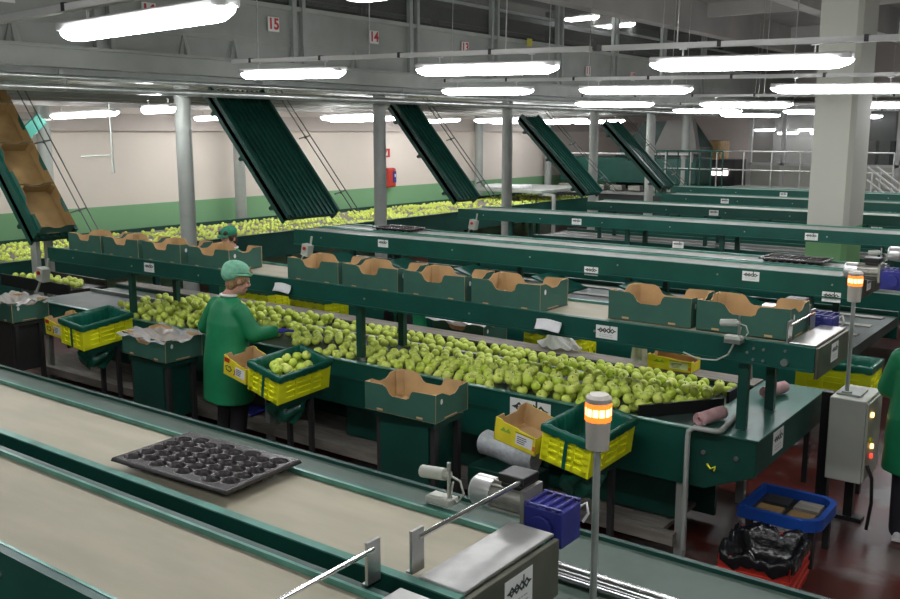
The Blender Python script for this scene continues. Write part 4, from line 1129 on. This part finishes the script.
def person(label, loc, rz, P, hair='hair', cap='cap', gloves='glove', capstyle=0, coat='coat'):
    t = thing('person', label, 'person', loc, (0, 0, rz), 'packing workers')
    V = {k: Vector(v) for k, v in P.items() if isinstance(v, tuple)}
    hd = V['head']; fw = Vector(P.get('face', (0, 1, 0))).normalized(); hup = Vector(P.get('headup', (0, 0, 1))); sd = fw.cross(hup).normalized(); hup = sd.cross(fw)
    HR = Matrix((sd, fw, hup)).transposed()
    def hp(x, y, z): return hd+HR @ Vector((x, y, z))
    # one continuous body
    b = B()
    b.ball(hp(0, -.008, .025), (.074, .092, .098), 20, 14, rot=HR); b.ball(hp(0, .028, -.055), (.055, .060, .062), 16, 12, rot=HR)
    b.ball(hp(0, .065, -.095), (.028, .026, .024), 12, 8, rot=HR)
    b.tube([hp(0, .084, .02), hp(0, .102, -.012), hp(0, .108, -.026)], [.010, .013, .015], 10); b.ball(hp(0, .100, -.028), (.019, .014, .011), 10, 8, rot=HR)
    b.ball(hp(0, .083, -.062), (.024, .012, .010), 10, 8, rot=HR)
    for s in (-1, 1):
        b.ball(hp(s*.078, -.012, -.01), (.011, .022, .033), 10, 8, rot=HR); b.ball(hp(s*.034, .076, .028), (.024, .012, .009), 10, 8, rot=HR); b.ball(hp(s*.045, .066, -.03), (.022, .018, .02), 10, 8, rot=HR)
    limb(b, hp(0, -.015, -.07), V['neck'], .052, .056)
    limb(b, V['neck'], V['chest'], .058, .11); b.ball(V['chest'], (.15, .105, .17), 18, 12); limb(b, V['chest'], V['pelvis'], .12, .125); b.ball(V['pelvis'], (.16, .115, .12), 18, 12)
    for s in 'lr':
        limb(b, V['chest']+(V['sh'+s]-V['chest'])*.5, V['sh'+s]-Vector((0, 0, .045)), .07, .046); limb(b, V['sh'+s]-Vector((0, 0, .045)), V['el'+s], .046, .042); limb(b, V['el'+s], V['wr'+s], .040, .028)
        limb(b, V['pelvis']+(V['hip'+s]-V['pelvis'])*.8, V['hip'+s], .1, .09); limb(b, V['hip'+s], V['kn'+s], .086, .056); limb(b, V['kn'+s], V['an'+s], .055, .036)
    remesh(b, 'body', 'skin', .010, 2, t)
    for s in (-1, 1):
        b = B(); b.ball(hp(s*.033, .080, .012), (.013, .008, .008), 12, 8, m=0, rot=HR); b.ball(hp(s*.033, .0865, .012), (.0055, .003, .0055), 10, 6, m=1, rot=HR); b.obj('eye', ['white', 'ink'], t)
    b = B(); b.ball(hp(0, .0925, -.062), (.022, .006, .0045), 12, 6, rot=HR); b.obj('mouth', 'pink', t)
    # hair
    b = B(); b.ball(hp(0, -.022, .03), (.084, .092, .098), 20, 14, rot=HR); b.ball(hp(0, -.05, -.03), (.072, .05, .075), 16, 10, rot=HR)
    for s in (-1, 1): b.ball(hp(s*.068, .005, .02), (.022, .045, .05), 12, 8, rot=HR); b.ball(hp(s*.04, .06, .085), (.04, .035, .03), 12, 8, rot=HR)
    remesh(b, 'hair', hair, .009, 2, t)
    # cap
    b = B()
    if capstyle == 0:
        b.ball(hp(0, -.035, .082), (.104, .118, .082), 24, 16, rot=HR); b.ball(hp(.0, -.075, .05), (.092, .085, .085), 20, 12, rot=HR)
        b.ball(hp(0, .05, .075), (.085, .06, .035), 18, 10, rot=HR)
        c1 = remesh(b, 'cap', cap, .009, 4, t)
        b = B(); b.tube([hp(math.sin(a)*.093, -.018+math.cos(a)*.108, .062-.03*(-math.cos(a)+1)/2*1.2) for a in [2*PI*i/28 for i in range(29)]], .009, 8); b.obj('cap_band', cap, c1)
    else:
        b.ball(hp(0, -.015, .075), (.095, .11, .07), 24, 16, rot=HR); b.ball(hp(0, .075, .052), (.078, .075, .016), 18, 10, rot=HR)
        remesh(b, 'cap', cap, .008, 3, t)
    # coat
    b = B(); ch, pl = V['chest'], V['pelvis']; hem = V['hem']
    ax = (V['neck']-pl).normalized(); sdv = (V['shr']-V['shl']).normalized(); fv = ax.cross(sdv) if True else None
    def rg(c, rx, ry): return [Vector(c)+sdv*math.cos(2*PI*i/28)*rx+(Vector((-sdv.y, sdv.x, 0)) if abs(ax.z) > .6 else sdv.cross(ax)*-1)*math.sin(2*PI*i/28)*ry for i in range(28)]
    nk = V['neck']
    mid = (ch+pl)/2
    b.loft([rg(hem, .245, .19), rg(hem.lerp(pl, .5), .24, .185), rg(pl, .232, .175), rg(mid, .215, .16), rg(ch, .215, .15), rg(ch.lerp(nk, .5), .185, .12), rg(ch.lerp(nk, .85), .12, .09), rg(nk, .066, .066)])
    for s in 'lr':
        limb(b, ch+(V['sh'+s]-ch)*.6, V['sh'+s]-Vector((0, 0, .025)), .085, .07); limb(b, V['sh'+s]-Vector((0, 0, .025)), V['el'+s], .072, .074); limb(b, V['el'+s], V['wr'+s].lerp(V['el'+s], .12), .074, .055)
    cobj = remesh(b, 'coat', coat, .011, 4, t)
    b = B(); b.tube([nk+sdv*math.cos(2*PI*i/20)*.064+sdv.cross(ax)*math.sin(2*PI*i/20)*.064+ax*.012 for i in range(21)], .012, 8); o = b.obj('collar', 'paper', cobj); o['label'] = 'white collar edge'
    # trousers, shoes
    b = B()
    limb(b, pl, pl-Vector((0, 0, .04)), .13, .13)
    for s in 'lr': limb(b, V['hip'+s], V['kn'+s], .100, .078); limb(b, V['kn'+s], V['an'+s]+Vector((0, 0, .0)), .076, .066)
    remesh(b, 'trousers', 'trouser', .011, 3, t)
    for s in 'lr':
        a = V['an'+s]; b = B(); b.ball((a.x, a.y+.07, .045), (.045, .13, .044), 14, 10); b.ball((a.x, a.y-.01, .06), (.04, .06, .06), 12, 8); b.bx(a.x-.035, a.x+.035, a.y-.06, a.y+.15, .004, .03)
        remesh(b, 'shoe', 'black' if P.get('shoe') is None else 'paper', .008, 2, t)
    for s, sg in (('l', -1), ('r', 1)):
        d = (V['wr'+s]-V['el'+s]).normalized()
        if 'hd'+s in P: d = Vector(P['hd'+s]).normalized()
        hand(t, V['wr'+s], d, P.get('hu'+s, (0, 0, 1)), gloves, sg, P.get('curl', .6))
    return t
base = dict(head=(0, .06, 1.50), neck=(0, .01, 1.37), chest=(0, 0, 1.17), pelvis=(0, -.02, .87), shl=(-.175, 0, 1.29), shr=(.175, 0, 1.29), ell=(-.24, .04, 1.04), elr=(.24, .05, 1.04), wrl=(-.2, .26, .98), wrr=(.2, .28, .98),
            hipl=(-.09, -.01, .82), hipr=(.09, -.01, .82), knl=(-.1, .02, .45), knr=(.1, .02, .45), anl=(-.1, -.02, .08), anr=(.1, -.02, .08), hem=(0, -.01, .50))
p1 = dict(base); p1.update(head=(.03, .10, 1.53), neck=(0, .02, 1.40), chest=(0, 0, 1.19), face=(.25, .95, -.30), headup=(0, .25, 1), shl=(-.18, .01, 1.335), shr=(.17, .02, 1.32), ell=(-.35, .0, 1.10), wrl=(-.19, .20, 1.03), elr=(.255, .09, 1.10), wrr=(.27, .29, 1.10), hdr=(.25, .95, .0), hem=(0, -.02, .52), curl=.25)
person('worker in a long green coat, pale green cap and blue gloves reaching for apples', (-6.12, 5.06, 0), R(-8), p1)
p2 = dict(base); p2.update(wrl=(-.2, .26, 1.08), wrr=(.2, .28, 1.08), face=(.0, 1, -.25), headup=(0, .2, 1))
person('worker with a green cap and dark hair standing behind the carton conveyor', (-8.85, 7.45, 0), R(180), p2, 'darkhair', 'capdark', 'glove', 1)
p3 = dict(base); p3.update(pelvis=(0, -.12, .86), chest=(0, .10, 1.08), neck=(0, .25, 1.16), head=(.0, .33, 1.14), face=(0, .75, -.66), headup=(0, .6, .7), shl=(-.18, .2, 1.13), shr=(.18, .2, 1.13), ell=(-.27, .14, .96), elr=(.27, .14, .96), wrl=(-.2, .40, 1.0), wrr=(.2, .40, 1.0), hem=(0, -.16, .52))
person('worker bending over behind the apples, half hidden by the carton conveyor', (-6.35, 7.56, 0), R(180), p3, 'hair', 'capdark', 'redglove', 1)
p4 = dict(base); p4.update(ell=(-.24, .02, 1.05), wrl=(-.2, .24, .97), hdl=(0, .8, -.5), shoe=1)
person('worker in green coat and dark trousers at the right edge of the picture', (-1.06, 6.70, 0), R(4), p4, 'darkhair', 'capdark', 'glove', 1)
crate(-.92+.0, 7.5, .80, (0, 0, R(90)), 'yellow crate in front of the worker at the right edge', strap=False)
fstand(-.92, 7.5, .80, .5, .3, 'dark stand in front of the worker at the right edge')

# ------------------------------------------------------------------ fire point on the wall
t = thing('mounted_fire_hose', 'red fire hose box with dark front on the left wall', 'fire hose', (-15.98, 18.66, 1.35))
b = B(); b.bx(0, .16, -.17, .17, 0, .5); b.obj('case', 'redplastic', t, .05)
b = B(); b.bx(.161, .18, .02, .14, .12, .42); b.obj('dark_panel', 'blue', t, .02)
b = B(); b.bx(.18, .184, .07, .11, .27, .34); b.obj('label_plate', 'paper', t)
b = B(); b.bx(-15.99, -15.98, 18.52, 18.76, 2.12, 2.34); b.prism([(18.58, 2.16), (18.66, 2.16), (18.66, 2.3)], 'x', -15.979, -15.977, m=1); tag(b.obj('fire_sign', ['redplastic', 'white']), 'small red fire point sign above the red hose box', 'sign')

# grey bin-shaped panel machine and teal stairs at far left
t = thing('grey_hopper', 'pale grey six sided hopper at the far left behind the brown box chute', 'machine', (-12.55, 6.95, .25))
b = B(); b.prism([(-.3, 1.25), (-.12, 1.02), (.25, 1.02), (.36, 1.27), (.2, 1.48), (-.15, 1.48)], 'y', .0, .3); b.obj('hopper_body', 'gallery2', t, .01)
for y in (.05, .25): b = B(); b.bx(-.05, .1, y-.03, y+.03, -.25, 1.02); b.obj('leg', 'greysteel', t)
t = thing('steel_stairs', 'teal steel stairs with grey handrails behind the far left column', 'stairs', (-15.4, -1.3, 0))
b = B(); b.beam((0, 8.1, 1.55), (0, 9.8, 2.98), .05, .2); b.beam((.7, 8.1, 1.55), (.7, 9.8, 2.98), .05, .2); b.obj('stringer', 'teal', t)
b = B()
for k in range(7): b.bx(.02, .68, 8.2+.26*k, 8.42+.26*k, 1.63+.219*k, 1.66+.219*k)
b.obj('tread', 'greysteel', t)
b = B()
for dz in (.25, .5): b.cyl((.7, 8.1, 1.65+dz), (.7, 9.2, 2.57+dz), .018, n=8)
for k in range(2): b.cyl((.7, 8.3+.6*k, 1.75+.5*k), (.7, 8.3+.6*k, 2.25+.5*k), .018, n=8)
b.obj('handrail', 'greysteel', t)
b = B(); b.cyl((0, 0, 2.05), (0, 0, 3.12), .018, n=8); b.cyl((0, 0, 2.25), (-.45, -.3, 2.22), .016, n=8); b.cyl((0, 0, 1.95), (0, 0, 2.08), .03, .02, n=8); o = b.obj('hanging_pendant', 'greysteel'); o.location = (-14.3, 9.5, 0.12); tag(o, 'grey hanging rod with a side arm in front of the left wall', 'pendant')

# ------------------------------------------------------------------ machines and offices at the back
t = thing('sorting_machine', 'green enclosed sorting machine at the end of the sizing belt', 'machine', (-13.2, 26.2, 0))
b = B(); b.bx(-2, 2.5, 0, 1.2, 1.25, 2.0); b.obj('hood', 'green', t, .02)
b = B(); b.bx(-2.1, 2.6, -.2, 1.4, .9, 1.0); b.bx(-2, 2.5, -.15, 1.3, .2, .9, m=1); b.obj('bed', ['greysteel', 'darksteel'], t)
for k in range(7): b = B(); b.bx(-1.9+.6*k, -1.5+.6*k, -.3, -.02, 1.02, 1.18); b.obj('sorting_head', 'alu', t, .02)
for xx in (-1.9, 2.3): b = B(); b.bx(xx, xx+.1, .2, .3, 0, .2); b.obj('leg', 'greysteel', t)
b = B(); b.bx(-2, 2.4, -.1, -.02, 2.1, 2.15); b.bx(-2, -1.95, -.1, 0, 1.9, 2.15); b.bx(2.35, 2.4, -.1, 0, 1.9, 2.15); b.obj('top_rail', 'lamphouse', t)
t = thing('infeed_machine', 'grey flat bed machine standing over the end of the sizing belt', 'machine', (-14.2, 22.6, 0))
b = B(); b.bx(-1.1, 1.1, -1.0, 1.6, 1.14, 1.22); b.obj('bed', 'greysteel', t, .01)
b = B(); b.bx(-.9, .3, -.8, -.2, 1.222, 1.32); b.obj('cover', 'paper', t, .03)
for sx in (-1.42, 1.42):
    for sy in (-.9, 1.5): b = B(); b.bx(sx-.04, sx+.04, sy-.04, sy+.04, 0, 1.12); b.bx(min(sx, sx*.75), max(sx, sx*.75), sy-.03, sy+.03, 1.08, 1.14); b.obj('leg', 'greysteel', t)
t = thing('hopper_machine', 'tall green grey hopper machine behind the walkway railing', 'machine', (-13.0, 28, 0))
b = B(); b.prism([(-1.2, 1.4), (1.6, 1.4), (1.6, 2.3), (1.0, 3.1), (-.2, 3.1), (-1.2, 2.0)], 'y', 0, 1.2); b.obj('hopper', 'green2', t)
b = B(); b.prism([(.2, 2.1), (1.7, 2.1), (1.5, 3.15), (.7, 3.15)], 'y', -.3, -.02); b.obj('chute_plate', 'roof', t)
b = B(); b.bx(-1.2, 1.6, .1, 1.1, 0, 1.4); b.obj('frame', 'green', t)
t = thing('wrapping_machine', 'cream topped dark machine behind the walkway railing', 'machine', (-11.4, 29.35, 0))
b = B(); b.bx(-.6, .7, 0, 1.0, 0, 1.9); b.obj('body', 'darksteel', t); b = B(); b.bx(-.4, .2, -.05, .8, 1.9, 2.5); b.obj('motor_hood', 'kraft', t, .05)
b = B(); b.bx(-.3, .5, -.08, -.01, 1.4, 1.62); b.obj('glint_pane', 'glint', t, .03)  # glowing pane stands in for a glint on the machine
# walkway platform with railing
t = thing('walkway', 'raised grey walkway with green railing behind the conveyors', 'walkway', (-9.6, 25.2, 0))
b = B(); b.bx(0, 4.4, 0, 1.6, 1.16, 1.26); b.bx(0, 4.4, -.05, 0, 1.1, 1.3); b.obj('deck', 'greysteel', t)
b = B()
for z in (1.75, 2.25): b.cyl((-1.6, -.02, z), (4.4, -.02, z), .022, n=8)
for k in range(9): b.cyl((-1.6+.75*k, -.02, 1.2), (-1.6+.75*k, -.02, 2.25), .022, n=8)
b.obj('railing', 'steel', t)
for x in (.1, 1.5, 3, 4.3): b = B(); b.bx(x-.05, x+.05, .1, .2, 0, 1.16); b.obj('post', 'teal', t)
b = B()
for z in (1.3, 1.75, 2.25): b.cyl((-1.6, -.62, z), (.3, -.62, z), .022, n=8)
for k in range(7): b.cyl((-1.6+.316*k, -.62, 1.0), (-1.6+.316*k, -.62, 2.25), .02, n=8)
b.bx(-1.6, .3, -.64, -.1, .98, 1.08); b.bx(-1.5, -1.4, -.5, -.4, 0, .98); b.bx(.1, .2, -.5, -.4, 0, .98)
b.obj('green_railing', 'green', t)
b = B(); b.bx(0.2, 4.3, .3, 1.5, .4, 1.1); b.obj('under_panel', 'greysteel', t)
# glass office
t = thing('glass_office', 'glazed office partition with white frames behind the walkway', 'office', (-10.55, 30.2, 0), kind='structure')
b = B(); b.bx(0, 5.5, 0, .1, 0, 1.75); b.obj('lower_panel', 'concrete', t)
b = B()
for x in (0, 1.05, 2.1, 3.3, 4.4, 5.5): b.bx(x-.06, x+.06, -.03, .1, 0, 3.6)
b.bx(0, 5.5, -.03, .1, 1.72, 1.8); b.bx(0, 5.5, -.03, .1, 3.5, 3.6); b.obj('frame', 'lamphouse', t)
for x in (0, 1.05, 2.1, 3.3, 4.4): b = B(); b.bx(x+.07, x+.98, .03, .045, 1.8, 3.5); b.obj('pane', 'glass', t)
b = B(); b.bx(0, 5.5, .1, 2.4, 3.6, 3.7); b.bx(0, 5.5, 2.2, 2.3, 0, 3.6); b.obj('office_shell', 'roof', t)
for k, (x, y, z) in enumerate(((-10.5, 31.4, 2.85), (-9.75, 31.4, 2.75), (-9.2, 31.7, 2.85), (-8.7, 31.4, 2.75))): place_light(x, y, z, 'small lit light inside the glass office, '+ords[k], .45)
for k, (x, z) in enumerate(((-7.2, 1.75), (-6.3, 1.75))):
    b = B(); b.bx(x-.25, x+.25, 31.0, 31.4, 0, 2.5); tag(b.obj('filing_cabinet', ['pinkwall', 'darksteel'][k]), ['pale tall cabinet inside the glass office', 'dark tall cabinet inside the glass office'][k], 'cabinet')
# right hand back wall panels, door, stairs
b = B(); b.bx(-4.1, 2, 29.8, 30.0, 0, 3.6); struct('wall_right', b, 'pinkwall', 'pale pink partition right of the concrete pillar')
b = B(); b.bx(-4.0, -3.2, 29.7, 29.79, 0, 3.2); tag(b.obj('door_1', 'blue' if False else mat('dark teal door', (.03, .09, .10), .5)), 'dark teal door right of the concrete pillar', 'door', kind='structure')
for k, x in enumerate((-3.05, -2.2)):
    b = B(); b.bx(x-.06, x+.06, 29.6, 29.7, 0, 3.4); tag(b.obj('frame_post', 'lamphouse'), ['white frame post beside the dark teal door', 'second white frame post right of the dark teal door'][k], 'post', kind='structure')
t = thing('steel_stairs', 'pale steel stairs with sloping handrails right of the pillar', 'stairs', (-5.2, 22.6, 0))
b = B()
for yy in (0, .8):
    for dz in (0, .28, .56): b.cyl((0, yy, 1.42+dz), (1.5, yy, .1+dz*1.0+.2), .022, n=8)
    for k in range(4): b.cyl((.1+.42*k, yy, .0), (.1+.42*k, yy, 1.9-.37*k), .02, n=8)
b.obj('handrail', 'lamphouse', t)
b = B()
for k in range(6): b.bx(.05+.24*k, .3+.24*k, 0, .8, 1.2-.2*k, 1.23-.2*k)
b.obj('tread', 'greysteel', t)
